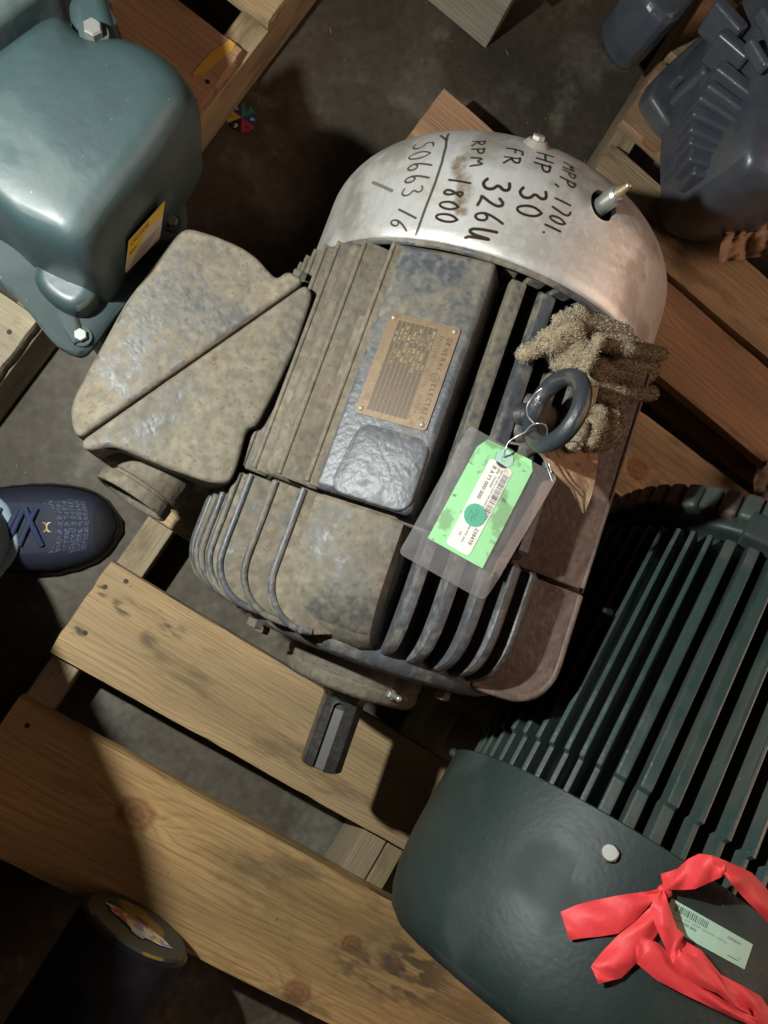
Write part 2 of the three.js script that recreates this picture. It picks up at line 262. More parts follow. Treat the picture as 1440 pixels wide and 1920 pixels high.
const tealM = enamel(501, [42, 57, 58], [84, 90, 83], 0.46, 0.46, 0.0004, 0.14), greenM = enamel(521, [40, 52, 50], [66, 69, 66], 0.5, 0.55, 0.0004, 0.06, 90), finM = enamel(561, [52, 68, 66], [82, 80, 70], 0.46, 0.32, 0.0006, 0.35, 70), greyM = enamel(541, [74, 79, 87], [96, 96, 92], 0.5, 0.36, 0.0008, 0.25);
const dullM = std({ color: 0x6c6e6a, roughness: .5, metalness: .4 });
const tealFlat = enamel(581, [38, 51, 52], [70, 76, 72], 0.48, 0.72, 0.0003, 0);
const zinc = std({ color: 0xa4a4a0, roughness: 0.42, metalness: 0.75 }), boltM = std({ color: 0x9a9486, roughness: 0.55, metalness: 0.45 }), blackM = std({ color: 0x15120f, roughness: 0.9 });

// ---------------------------------------------------------------- floor and pallets
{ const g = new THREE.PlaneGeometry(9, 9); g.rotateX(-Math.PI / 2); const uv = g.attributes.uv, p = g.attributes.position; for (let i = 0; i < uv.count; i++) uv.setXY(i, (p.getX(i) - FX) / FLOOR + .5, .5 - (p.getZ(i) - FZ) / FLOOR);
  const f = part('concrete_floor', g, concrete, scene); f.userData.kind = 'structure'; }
const rw = rng(5);
function board(parent, x0, x1, z0, z1, top, th, mat, o = {}) {
  const L = x1 - x0, W = z1 - z0, g = new THREE.BoxGeometry(L, th, W, Math.round(L / .02), 4, 10), p = g.attributes.position, n = g.attributes.normal, uv = g.attributes.uv, sd = rw() * 9, du = o.du ?? rw(), dv = o.dv ?? 0;
  for (let i = 0; i < p.count; i++) {
    const ny = Math.abs(n.getY(i)), nz = Math.abs(n.getZ(i)), u = (p.getX(i) + L / 2) / (o.mapL ?? 1.1) + du;
    if (ny >= nz && ny > Math.abs(n.getX(i))) uv.setXY(i, u, 1 - (p.getZ(i) + W / 2) / (o.mapW ?? W) + dv); else if (nz > Math.abs(n.getX(i))) uv.setXY(i, u, p.getY(i) / W + .5); else uv.setXY(i, p.getZ(i) / W, p.getY(i) / W);
  }
  for (let i = 0; i < p.count; i++) {          // sawn edges: slightly rounded, bruised here and there, faces a little uneven
    const x = p.getX(i), y = p.getY(i), z = p.getZ(i), ez = Math.abs(z) > W / 2 - 1e-5, ey = Math.abs(y) > th / 2 - 1e-5, ex = Math.abs(x) > L / 2 - 1e-5, r0 = fbm((x + 2) * .5 + sd, z > 0 ? .2 : .7, 64, 8, 3, 411), r1 = .0012 + .005 * Math.max(0, r0 - .52);
    let k = ez && ey ? r1 : 0; p.setXYZ(i, x - (ex && (ey || ez) ? Math.sign(x) * .0016 : 0) - (ex ? Math.sign(x) * .004 * fbm(z * 3 + sd, .3, 32, 4, 3, 417) : 0), y - Math.sign(y) * k + (ey ? .0011 * (fbm((x + 2) * .4, (z + 2) * .9, 40, 40, 3, 421) - .5) : 0), z - (ez ? Math.sign(z) * (k + .003 * (fbm((x + 2) * .25 + sd, z > 0 ? .1 : .6, 32, 8, 4, 431) - .5)) : 0));
  }
  g.computeVertexNormals();
  const b = part('deck_board', g, mat, parent, o.label);
  b.position.set((x0 + x1) / 2, top - th / 2, (z0 + z1) / 2).sub(parent.position); b.rotation.y = o.turn ?? (rw() - .5) * 0.006; b.rotation.x = (rw() - .5) * 0.004;
  for (const [nx, nz] of o.nails ?? []) { const k = part('nail', new THREE.CylinderGeometry(0.0034, 0.0034, 0.003, 9), nailM, b); k.position.set(nx - (x0 + x1) / 2, th / 2 - 0.0016 + .0007 * rw(), nz - (z0 + z1) / 2); }
  return b;
}
function stringer(parent, x0, x1, z0, z1, y0, y1, mat = endGrain, name = 'stringer') {
  const g = boxUV(new RoundedBoxGeometry(x1 - x0, y1 - y0, z1 - z0, 2, 0.003), 1), p = g.attributes.position, n = g.attributes.normal, uv = g.attributes.uv, alongZ = z1 - z0 > x1 - x0, off = rw();
  for (let i = 0; i < p.count; i++) { const l = alongZ ? p.getZ(i) : p.getX(i), c = alongZ ? p.getX(i) : p.getZ(i); if (Math.abs(n.getY(i)) > .5) uv.setXY(i, l / 1.1 + off, c * 7); else uv.setXY(i, l / 1.1 + off, p.getY(i) * 7); }
  const s = part(name, g, mat, parent); s.position.set((x0 + x1) / 2, (y0 + y1) / 2, (z0 + z1) / 2).sub(parent.position); return s;
}
const T = DECK, ST = T - 0.026;
{ const P = thing('wooden_pallet', 'pine pallet carrying the dusty grey motor, its lower boards in front of the bare shaft', 'pallet', V3(0.55, 0, 0.6));
  board(P, 0, 1.12, 0.004, 0.146, T, 0.024, wood[3], { turn: -0.035 });
  board(P, 0, 1.12, 0.212, 0.352, T, 0.024, wood[1]); board(P, 0, 1.12, 0.42, 0.556, T, 0.024, wood[0]); board(P, 0, 1.12, 0.632, 0.768, T, 0.024, wood[1]);
  board(P, -0.004, 1.12, 0.8395, 0.9785, T, 0.024, firstWood, { turn: 0.004, du: 0, mapL: 1.124, nails: [[.012, .872], [.024, .935], [.03, .852]] });
  board(P, -0.002, 1.12, 1.045, 1.226, T, 0.034, frontWood, { turn: 0.002, du: 0, mapL: 1.16, nails: [[.03, 1.07]] });
  for (const x of [0.003, 0.506, 1.06]) stringer(P, x, x + 0.04, 0.012, 1.2, 0.014, ST - .001, wood[2]);
  stringer(P, 0.548, 0.578, 0.9, 1.19, 0.03, ST - .003, wood[0]);
  for (const z of [0.03, 0.55, 1.08]) board(P, 0, 1.12, z, z + 0.1, 0.0135, 0.013, wood[3]);
}
{ const P = thing('wooden_pallet', 'shaded brown pallet under the glossy grey motor at the upper right', 'pallet', V3(0.9, 0, -0.35));
  board(P, 0.268, 1.5, -0.118, 0.0, T + .0005, 0.024, wood[1], { turn: -0.02 }); board(P, 0.264, 1.5, -0.302, -0.166, T, 0.024, wood[3], { turn: -0.015 });
  board(P, 0.27, 1.5, -0.48, -0.335, T, 0.024, wood[1]); board(P, 0.266, 1.5, -0.66, -0.52, T, 0.024, wood[3]); board(P, 0.266, 1.5, -0.9, -0.74, T, 0.024, wood[1]);
  for (const x of [0.272, 0.86, 1.44]) stringer(P, x, x + 0.04, -0.89, -0.03, 0.014, ST - .001, wood[2]);
}
{ const P = thing('wooden_pallet', 'red brown pallet with a yellow painted board end, under the upper left motor', 'pallet', V3(-0.8, 0, 0.3));
  board(P, -1.5, -0.246, -0.08, 0.084, T, 0.024, wood[1], { turn: .006 });
  const j = board(P, -1.5, -0.25, 0.142, 0.262, T, 0.024, wood[3], { turn: .004, du: .3, nails: [[-.262, .16], [-.264, .215], [-.262, .25]] });
  board(P, -1.5, -0.25, 0.31, 0.42, T, 0.024, wood[1]); board(P, -1.5, -0.25, 0.46, 0.56, T, 0.024, wood[3]);
  board(P, -1.5, -0.249, 0.622, 0.78, T, 0.024, paleWood, { turn: 0, mapL: .8, du: .02, nails: [[-.27, .66]] });
  for (const x of [-1.48, -0.9, -0.296]) stringer(P, x, x + 0.046, -0.1, 0.9, 0.014, ST - .001, wood[2]);
  const r = rng(9), s = new THREE.Shape(); const q = [[362, 138], [398, 98], [430, 72], [444, 82], [437, 96], [410, 112], [380, 140], [366, 142]].map(([x, y]) => { const p = at(x, y, 0.001); return [p.x + (r() - .5) * .004, p.z + (r() - .5) * .004]; });
  const g = prism(q, 0, 0.0008, 0.0001, 1); const m = part('paint_mark', g, std({ map: tex(128, 128, (u, v) => mix3([196, 152, 62], [150, 108, 60], sstep(.45, .62, fbm(u, v, 9, 9, 4, 71)))), roughness: .8 }), P, 'yellow paint brushed over the board end'); m.position.set(0, T + 0.0002, 0).sub(P.position);
}
{ const P = thing('wooden_skid', 'grey weathered skid on the floor at the top edge, cut square at its end', 'skid', V3(-0.4, 0, -0.3));
  const s = stringer(P, -1.1, 0.014, -0.275, -0.225, 0, 0.118, greyWood, 'stringer'); 
  board(P, -1.1, 0.032, -0.40, -0.236, 0.143, 0.024, greyWood, { turn: 0 }); stringer(P, -1.1, 0.0, -0.9, -0.85, 0, 0.118, greyWood); board(P, -1.1, 0.02, -0.62, -0.45, 0.143, 0.024, greyWood);
}

// ---------------------------------------------------------------- the dusty motor
const MX = 0.3097, MZ = 0.8004, MYAW = 0.223, AXH = 0.203, LIP = -0.427;
const motor = thing('electric_motor', 'dusty blue grey electric motor with silver fan cover, brass nameplate and bare shaft', 'electric motor', V3(MX, DECK, MZ), MYAW);
motor.updateMatrixWorld(true);
const axisM = motor.matrixWorld.clone().multiply(new THREE.Matrix4().makeTranslation(0, AXH, 0)), axisI = axisM.clone().invert();
const rad = (deg, r, z) => V3(r * Math.sin(deg * Math.PI / 180), AXH + r * Math.cos(deg * Math.PI / 180), z);
function onAxis(m, deg = 0) { m.position.y = AXH; m.rotation.z = -deg * Math.PI / 180; return m; }
{
  const S = (pts) => new THREE.Shape(pts.map((a) => new THREE.Vector2(...a)));
  // cores
  onAxis(part('frame', boxUV(lathe([[0.06, -0.50], [0.146, -0.50], [0.150, -0.44], [0.150, -0.174], [0.06, -0.174]], 72), 2), shadeBrownM[0], motor));
  const shield = onAxis(part('end_shield', boxUV(mergeVertices(lathe([[0.06, -0.172], [0.152, -0.172], [0.152, -0.10], [0.151, -0.075], [0.152, -0.062], [0.154, -0.056], [0.154, -0.048], [0.150, -0.040], [0.142, -0.036], [0.12, -0.033], [0.06, -0.030]], 96)), 2), lightM[1], motor));
  onAxis(part('bearing_hub', boxUV(mergeVertices(lathe([[0.0805, -0.032], [0.0785, -0.027], [0.0782, -0.014], [0.0762, -0.013], [0.0762, -0.010], [0.0778, -0.009], [0.0775, -0.001], [0.074, 0.0045], [0.060, 0.0055], [0.034, 0.0035]], 96)), 2), heavyM[1], motor));
  // fin outlines (z, r)
  const frameFin = (r) => S([[-0.425, 0.14], [-0.425, r - .012], [-0.418, r], [-0.185, r], [-0.176, r - .008], [-0.1755, 0.14]]);
  const noseFin = (r, zf = -0.048, R = 0.055, r0 = 0.13) => { const s = new THREE.Shape(); s.moveTo(-0.1715, r0); s.lineTo(-0.1715, r - .003); s.lineTo(-0.168, r); s.lineTo(zf - R - .01, r - .001); s.bezierCurveTo(zf - R * .35, r - .001, zf - .002, r - R * .35, zf - .002, r - R); s.lineTo(zf - .001, r0); s.closePath(); return s; };
  const topR = 0.1925, gF = fin(frameFin(topR), 0.0145, 0.003), gN = fin(noseFin(topR), 0.0125, 0.0045);
  const right = [-5.5, 4, 13.5, 22.5, 31];
  right.forEach((a, i) => { if (i < 4) onAxis(part('cooling_fin', gF, (i % 2 ? lightM : halfM)[i % 3], motor), a); onAxis(part('shield_fin', gN, lightM[i % 3], motor), a); });
  // level plates on both sides, each with a rounded front corner
  const plate = (s, tip, z0, z1, nose) => {
    const sh = new THREE.Shape(), x0 = nose ? .03 : .085, R = Math.min(.044, tip - .09); sh.moveTo(x0, -z0); sh.lineTo(tip, -z0);
    if (nose) { sh.lineTo(tip, -(z1 - R)); sh.bezierCurveTo(tip, -(z1 - R * .38), tip - R * .38, -z1, tip - R, -z1); sh.lineTo(.085, -(z1 - .001)); sh.lineTo(x0, -(z1 - .02)); } else { sh.lineTo(tip, -(z1 - .006)); sh.lineTo(tip - .006, -z1); sh.lineTo(x0, -z1); }
    sh.closePath(); const g = new THREE.ExtrudeGeometry(sh, { depth: .0024, bevelEnabled: true, bevelThickness: .0022, bevelSize: .0022, bevelOffset: -.0022, bevelSegments: 3, curveSegments: 14 });
    g.rotateX(-Math.PI / 2); if (s < 0) { g.scale(-1, 1, 1); const ix = g.attributes.position.array, nn = g.attributes.normal.array; for (let q = 0; q < ix.length; q += 9) for (let k = 0; k < 3; k++) { let t = ix[q + k]; ix[q + k] = ix[q + 6 + k]; ix[q + 6 + k] = t; t = nn[q + k]; nn[q + k] = nn[q + 6 + k]; nn[q + 6 + k] = t; } }
    return boxUV(crease(g, .6), 2);
  };
  [[.139, .352], [.164, .331], [.187, .304], [.198, .284], [.2065, .263], [.2125, .241], [.217, .217], [.219, .192], [.219, .166], [.217, .139], [.213, .112]].forEach(([tip, y], i) => {
    for (const s of [-1, 1]) {
      if (s > 0 && i < 1) continue;
      const t = s > 0 && i === 1 ? .172 : tip, m = s < 0 ? heavyM : shadeBrownM, zf = -.0465 - .0006 * i;  // right plates take the browner copy, their shade kept in the colour
      const fa = part('cooling_fin', plate(s, t, -.424, -.176, false), m[i % m.length], motor), fb = part('shield_fin', plate(s, t, -.1715, zf, true), m[(i + 1) % m.length], motor), R = Math.min(.044, t - .09); fa.position.y = fb.position.y = y - .0045;
      const q = [], rim = (l) => boxUV(tube(l.map(([x, z]) => V3(s * x, .0034, z)), q.length ? .0036 : .0025, 60, 8), 2); const fe = rim([[t - .0022, -.42], [t - .0022, -.30], [t - .0022, -.178]]); for (let k = 0; k <= 8; k++) { const e = k / 8 * Math.PI / 2; q.push([t - .0022 - R * (1 - Math.cos(e)), zf - .0022 - R * (1 - Math.sin(e))]); }
      part('fin_edge', fe, s < 0 ? heavyM[i % 3] : shadeBrownM[i % 2], fa); part('fin_edge', rim([[t - .0022, -.170], [t - .0022, -.13], ...q, [.10, zf - .0022], [.086, zf - .004]]), s < 0 ? (i % 2 ? halfM[i % 4] : lightM[i % 3]) : shadeBrownM[i % 2], fb);
    }
  });
  for (const s of [-1, 1]) { const w = part('side_wall', boxUV(new RoundedBoxGeometry(.05, .25, .25, 3, .01), 2), s < 0 ? heavyM[1] : shadeBrownM[1], motor); w.position.set(s * .150, .195, -.30); const w2 = part('side_wall', boxUV(new RoundedBoxGeometry(.05, .22, .10, 3, .01), 2), s < 0 ? heavyM[0] : shadeBrownM[0], motor); w2.position.set(s * .128, .185, -.122); }
  // broad pad that carries the plates, its continuation on the shield and the raised boss
  onAxis(part('nameplate_pad', boxUV(new RoundedBoxGeometry(0.097, 0.045, 0.252, 5, 0.007).translate(0, 0.1695, -0.3015), 2), lightM[0], motor), -27.5);
  onAxis(part('nameplate_pad', fin(noseFin(0.1925, -0.043, 0.07, 0.12), 0.097, 0.013), boxM[1], motor, 'dusty rounded nose of the pad on the end shield'), -27.5);
  onAxis(part('raised_boss', boxUV(puff([[-.026, -.247], [.0455, -.247], [.0465, -.1762], [-.034, -.1762]], [[1, .186], [1, .1917], [.95, .1921], [.88, .1926], [.78, .1931], [.66, .1934], [.5, .1936], [.3, .1937]], .016), 2), lightM[0], motor), -27.5);
  onAxis(part('step_rib', boxUV(new RoundedBoxGeometry(0.022, 0.05, 0.252, 3, 0.006).translate(0, 0.161, -0.3015), 2), heavyM[2], motor), -45.5);
  // bolts of the shield
  for (const [a, r, z] of [[-60, 0.150, -0.040], [-74, 0.122, -0.033], [35, 0.122, -0.033]]) { const b = part('bolt', hexBolt(0.009, 0.009), heavyM[0], motor); b.position.copy(rad(a, r, z)); b.rotation.x = Math.PI / 2; }
  { const b = part('grease_fitting', merged([hexBolt(.0055, .006), new THREE.CylinderGeometry(.0028, .0035, .012, 10).translate(0, .01, 0), new THREE.SphereGeometry(.0036, 10, 8).translate(0, .017, 0)]), zinc, motor); b.position.copy(rad(20, 0.0775, -0.010)); b.rotation.z = -20 * Math.PI / 180; }
  // shaft with keyway
  const sh = lathe([[0.0001, 0.097], [0.0225, 0.097], [0.024, 0.0955], [0.024, 0.020], [0.0262, 0.017], [0.029, 0.015], [0.0325, 0.012], [0.0325, 0.002], [0.0001, 0.002]], 96);
  const key = new THREE.BoxGeometry(0.0125, 0.02, 0.09).translate(0, 0.0278, 0.0735), kend = new THREE.CylinderGeometry(0.00625, 0.00625, 0.02, 24).translate(0, 0.0278, 0.0285);
  const rot = new THREE.Matrix4().makeRotationZ(19 * Math.PI / 180); key.applyMatrix4(rot); kend.applyMatrix4(rot);
  const shaftM = std({ map: tex(512, 512, (u, v) => { const k = fbm(u, v, 70, 70, 3, 601), b = fbm(u, v, 6, 9, 4, 605); let c = mix3([98, 96, 95], [116, 114, 112], sstep(.35, .7, k)); c = mix3(c, [70, 65, 62], .35 * sstep(.45, .65, b)); return c; }), roughness: 0.24, metalness: 0.75, bumpMap: woodBump, bumpScale: .0001 });
  onAxis(part('shaft', boxUV(crease(cut(sh, key, kend), 0.5), 6), shaftM, motor, 'bare dark steel shaft with an open keyway'));
  onAxis(part('keyway_floor', boxUV(new THREE.BoxGeometry(.0118, .0006, .066).translate(0, .0181, .063), 4), std({ color: 0x64625f, roughness: .45, metalness: .5 }), motor), -19);
}
// nameplates on the pad
{
  const ang = -27.5, c = Math.cos(ang * Math.PI / 180), s = Math.sin(ang * Math.PI / 180), W = 0.102, Hh = 0.07;
  const brass = canvas(1020, 700, (x, w, h) => {
    x.fillStyle = '#6c5b45'; x.fillRect(0, 0, w, h); const r = rng(3);
    for (let i = 0; i < 900; i++) { x.fillStyle = r() < .5 ? 'rgba(128,100,68,.16)' : 'rgba(92,76,58,.15)'; x.beginPath(); x.ellipse(r() * w, r() * h, 8 + r() * 46, 5 + r() * 20, r() * 3, 0, 7); x.fill(); }
    x.fillStyle = '#4c4034'; x.fillRect(60, 200, w - 120, 400); x.fillStyle = '#8a6a48'; x.fillRect(420, 196, 6, 6);
    x.strokeStyle = '#86724f'; x.lineWidth = 4; for (let i = 0; i <= 9; i++) { x.beginPath(); x.moveTo(40, 205 + i * 44); x.lineTo(w - 20, 205 + i * 44); x.stroke(); }
    x.fillStyle = '#4a3320'; x.font = 'bold 66px sans-serif'; x.textBaseline = 'middle'; x.textAlign = 'left';
    const sp = (t, a, y, step) => [...t].forEach((ch, i) => x.fillText(ch, a + i * step, y));
    sp('GENERAL', 112, 70, 50); sp('ELECTRIC', 570, 70, 46);
    x.strokeStyle = '#4a3320'; x.lineWidth = 6; x.beginPath(); x.arc(512, 84, 42, 0, 7); x.stroke(); x.font = 'italic 52px serif'; x.textAlign = 'center'; x.fillText('GE', 512, 86); x.textAlign = 'left';
    x.font = 'italic 58px serif'; x.fillText('Tri/Clad', 100, 156); x.font = '44px sans-serif'; sp('INDUCTION', 330, 156, 33); sp('MOTOR', 700, 156, 40);
    x.fillStyle = '#9a8660'; x.font = 'bold 28px monospace';
    const rows = ['MODEL 5K326         SER', 'TYPE  K    FRAME 326U', 'HP 30   VOLTS 220/440', 'AMP 74/37   RPM 1800', 'PHASE 3   CYCLES 60', 'TIME RATING  CONT', 'INS CLASS      CODE', 'RISE 40 C   S.F. 1.15', 'NP 101'];
    rows.forEach((t, i) => x.fillText(t, 90 + (i % 3) * 40, 228 + i * 43.5));
    x.fillStyle = 'rgba(176,150,104,.5)'; for (let i = 0; i < 500; i++) x.fillRect(r() * w, r() * h, 1 + r() * 10, 1 + r() * 4);
    x.fillStyle = 'rgba(90,72,52,.3)'; for (let i = 0; i < 60; i++) { x.beginPath(); x.arc(r() * w, r() * h, 4 + r() * 40, 0, 7); x.fill(); }
  });
  const brassM = std({ map: brass, roughness: 0.55, metalness: 0.25, bumpMap: brass, bumpScale: 0.0004 });
  const up = V3(s, c, 0), side = V3(c, -s, 0), zz = V3(0, 0, 1);
  const g = placard(W, Hh, 0.0015, 0.004, zz, side, V3(0, AXH, 0).addScaledVector(up, 0.1921).addScaledVector(side, 0.002).addScaledVector(zz, -0.3035));
  const np = part('nameplate', g, brassM, motor, 'tarnished brass nameplate with stamped lettering');
  for (const [a, b] of [[-.046, .030], [.046, .030], [-.046, -.030], [.046, -.030]]) { const rv = part('rivet', new THREE.SphereGeometry(0.0026, 12, 8), boltM, np); rv.position.set(0, AXH, 0).addScaledVector(up, 0.1937).addScaledVector(side, b + .002).addScaledVector(zz, a - .3035); rv.scale.y = .7; }
  const c2 = motor.worldToLocal(at(661, 681, .3385)), tl = V3(0, 1, 0).applyAxisAngle(V3(0, 0, 1), .25), sd2 = V3(1, 0, 0).applyAxisAngle(V3(0, 0, 1), .25);
  const bp = part('blank_plate', boxUV(placard(0.094, 0.0195, 0.0016, 0.004, zz, sd2, c2.clone()), 2), heavyM[0], motor, 'narrow plate buried under dust');
  for (const e of [-.040, .040]) { const rv = part('rivet', new THREE.SphereGeometry(0.0024, 10, 8), heavyM[1], bp); rv.position.copy(c2).addScaledVector(tl, .0018).addScaledVector(zz, e); }
}
// silver fan cover with hand lettering
const coverR = (z) => { const k = LIP - 0.08 - z; if (k <= 0) return 0.205; const s = Math.min(1, k / 0.1); return 0.205 * (0.3 + 0.7 * Math.sqrt(1 - s * s)); };
{
  const PPM = 2602, A = 110 * Math.PI / 180, CW = 2048, CH = 512, toC = (px, py) => { const h = onCyl(px, py, axisI, coverR); return [(h.a + A) * 0.205 * PPM, CH - (LIP - h.z) * PPM]; };
  const inkM = canvas(CW, CH, (x) => {
    const r = rng(21);
    x.fillStyle = '#b4b2ae'; x.fillRect(0, 0, CW, CH);
    const id = x.getImageData(0, 0, CW, CH), d = id.data;
    for (let j = 0; j < CH; j++) for (let i = 0; i < CW; i++) {
      const u = i / CW, v = j / CH, a = fbm(u, v, 16, 4, 5, 701, .55), b = fbm(u, v, 120, 30, 3, 705), s = fbm(u, v, 300, 8, 2, 709), st = sstep(.5, .66, fbm(u, v, 9, 4, 6, 713, .6));
      let c = mix3([198, 197, 193], [222, 221, 217], .5 * b + .5 * s); c = mix3(c, [176, 166, 150], st * .38 * sstep(.3, .55, b)); c = mix3(c, [116, 106, 94], .35 * sstep(.55, .75, a));
      if (vnoise(u * 500, v * 125, 500, 125, 719) > .982) c = mix3(c, [92, 80, 66], .7);
      const k = (j * CW + i) * 4; d[k] = c[0]; d[k + 1] = c[1]; d[k + 2] = c[2];
    }
    x.putImageData(id, 0, 0);
    // old run of brown liquid between the lines of writing
    for (let k = 0; k < 240; k++) { const t = r(), [sx, sy] = toC(868 + (r() - .5) * 26 - 6 * Math.sin(t * 9), 292 + t * 110); x.fillStyle = 'rgba(104,82,54,' + (.05 + .08 * r()) + ')'; x.beginPath(); x.ellipse(sx, sy, 3 + r() * 9, 3 + r() * 12, r() * 3, 0, 7); x.fill(); }
    // bare scuffed patch
    for (let k = 0; k < 260; k++) { const [sx, sy] = toC(905 + (r() - .5) * 70, 350 + (r() - .5) * 90); x.fillStyle = 'rgba(206,204,200,.10)'; x.beginPath(); x.ellipse(sx, sy, 4 + r() * 16, 3 + r() * 10, r() * 3, 0, 7); x.fill(); }
    x.lineCap = x.lineJoin = 'round';
    const write = (str, A0, A1, h, lw, col = 'rgba(52,40,33,.78)') => {
      const a = toC(...A0), b = toC(...A1), L = Math.hypot(b[0] - a[0], b[1] - a[1]), dx = (b[0] - a[0]) / L, dy = (b[1] - a[1]) / L, H = h * PPM, step = L / str.length;
      [...str].forEach((ch, i) => {
        const j = (r() - .5) * .12 * H, k = .92 + .2 * r();
        for (const line of GL[ch] ?? []) for (let pass = 0; pass < 2; pass++) {
          x.strokeStyle = col; x.lineWidth = lw * (pass ? .5 + .5 * r() : 1.08 + .3 * (r() - .5)); x.beginPath();
          const q = line.map(([gx, gy]) => { const w = i * step + gx * step * 1.12, hh = gy * H * k + j; return [a[0] + dx * w + dy * hh, a[1] + dy * w - dx * hh]; });
          x.moveTo(...q[0]); if (q.length === 2) x.lineTo(...q[1]); else { for (let m = 1; m < q.length - 1; m++) x.quadraticCurveTo(...q[m], (q[m][0] + q[m + 1][0]) / 2, (q[m][1] + q[m + 1][1]) / 2); x.lineTo(...q.at(-1)); } x.stroke();
        }
      });
    };
    write('MPP,', [1058, 304], [1040, 364], .015, 5, 'rgba(70,58,50,.75)'); write('1701.', [1042, 366], [1014, 450], .0165, 5, 'rgba(60,48,42,.8)');
    write('HP', [1008, 284], [1000, 327], .017, 5.5, 'rgba(60,48,42,.8)'); write('30', [972, 350], [964, 411], .0245, 6.5);
    write('FR', [950, 276], [944, 312], .014, 5, 'rgba(60,48,42,.8)'); write('326U', [908, 334], [874, 454], .0255, 7);
    write('RPM', [888, 264], [880, 316], .013, 5, 'rgba(60,48,42,.75)'); write('1800', [843, 330], [810, 420], .021, 6);
    write('50663', [776, 272], [750, 378], .025, 5, 'rgba(80,66,58,.7)'); write('16', [752, 386], [722, 428], .024, 5, 'rgba(80,66,58,.7)');
    x.strokeStyle = 'rgba(58,46,40,.75)'; x.lineWidth = 7; x.beginPath(); [[841, 250], [836, 276], [829, 303], [816, 343], [797, 392], [780, 440]].map((q) => toC(...q)).forEach((q, i) => (i ? x.lineTo(...q) : x.moveTo(...q))); x.stroke();
    x.beginPath(); x.moveTo(...toC(826, 254)); x.lineTo(...toC(836, 262)); x.stroke(); x.strokeStyle = 'rgba(96,84,74,.6)'; x.lineWidth = 9; x.beginPath(); x.moveTo(...toC(699, 342)); x.lineTo(...toC(735, 358)); x.stroke();
    x.strokeStyle = 'rgba(214,208,196,.5)'; x.lineWidth = 3; for (let k = 0; k < 22; k++) { const p = toC(1048 + r() * 40, 430 + r() * 50), q = toC(1040 + r() * 40, 440 + r() * 60); x.beginPath(); x.moveTo(...p); x.lineTo(...q); x.stroke(); }
  });
  const prof = [[0.1988, LIP + 0.001], [0.2025, LIP], [0.205, LIP - 0.003]];
  for (let i = 1; i <= 6; i++) prof.push([0.205, LIP - 0.08 * i / 6]); for (let i = 1; i <= 22; i++) { const t = i / 22 * Math.PI / 2; prof.push([0.205 * (0.3 + 0.7 * Math.cos(t)), LIP - 0.08 - 0.1 * Math.sin(t)]); }
  prof.push([0.0002, LIP - 0.18], [0.0002, LIP - 0.175]); for (let i = 22; i >= 0; i--) { const t = i / 22 * Math.PI / 2; prof.push([0.199 * (0.3 + 0.7 * Math.cos(t)), LIP - 0.078 - 0.097 * Math.sin(t)]); } prof.push([0.1988, LIP + 0.001]);
  let g = lathe(prof, 128, -Math.PI, Math.PI);
  const hole = new THREE.CylinderGeometry(0.0155, 0.0155, 0.06, 28).translate(0, 0.19, 0); hole.applyMatrix4(new THREE.Matrix4().makeRotationZ(-9 * Math.PI / 180).setPosition(0, 0, -0.519));
  g = crease(cut(g, hole), 0.7);
  const p = g.attributes.position, uv = g.attributes.uv; for (let i = 0; i < p.count; i++) uv.setXY(i, (Math.atan2(p.getX(i), p.getY(i)) + A) * 0.205 * PPM / CW, (LIP - p.getZ(i)) * PPM / CH);
  for (let i = 0; i < p.count; i += 3) { let lo = 9, hi = -9; for (let k = 0; k < 3; k++) { lo = Math.min(lo, uv.getX(i + k)); hi = Math.max(hi, uv.getX(i + k)); } if (hi - lo > .8) for (let k = 0; k < 3; k++) if (uv.getX(i + k) > .5) uv.setX(i + k, -.05); }
  const cov = onAxis(part('fan_cover', g, std({ map: inkM, roughness: 0.46, metalness: 0.6, bumpMap: tex(512, 512, (u, v) => { const k = 255 * (.5 * fbm(u, v, 120, 40, 2, 731) + .5 * fbm(u, v, 14, 10, 4, 735)); return [k, k, k]; }, false), bumpScale: 0.0003 }), motor, 'silver painted fan cover with hand written figures'));
  onAxis(part('lip_ring', boxUV(lathe([[0.1985, LIP + .0005], [0.1985, LIP + .0045], [0.2015, LIP + .0055], [0.2035, LIP + .003], [0.2035, LIP + .0002]], 120, -1.9, 1.9), 2), halfM[1], motor));
  const nub = part('bolt', merged([new THREE.CylinderGeometry(.009, .016, .008, 20), hexBolt(.0065, .004).translate(0, .004, 0)]), std({ color: 0xa8a49c, roughness: .5, metalness: .5 }), motor); { const h = onCyl(1006, 270, axisI, coverR), n = V3(h.p.x, h.p.y, -.16).normalize(); nub.position.set(h.p.x, h.p.y + AXH, h.p.z); nub.quaternion.setFromUnitVectors(V3(0, 1, 0), n); }
  const gt = part('grease_tube', merged([new THREE.CylinderGeometry(.0075, .0075, .04, 24).translate(0, -.01, 0), new THREE.CylinderGeometry(.0085, .0085, .03, 24).translate(0, .023, 0), new THREE.CylinderGeometry(.0068, .0085, .003, 24).translate(0, .0395, 0)]), zinc, motor, 'silver grease tube standing out of the cover hole');
  gt.position.copy(rad(9, .185, -.518)); gt.rotation.set(-.06, 0, -.10);
  const tip = part('grease_fitting', merged([new THREE.CylinderGeometry(.005, .0062, .006, 6).translate(0, .043, 0), new THREE.CylinderGeometry(.0032, .0042, .007, 14).translate(0, .049, 0), new THREE.SphereGeometry(.0033, 12, 8).translate(0, .0535, 0)]), std({ color: 0xb9a98a, roughness: .4, metalness: .8 }), gt);
  // ragged inner fins that show under the lip
  const stub = fin(new THREE.Shape([[-0.47, .15], [-0.47, .190], [-0.436, .190], [-0.431, .184], [-0.431, .15]].map((a) => new THREE.Vector2(...a))), .016, .002);
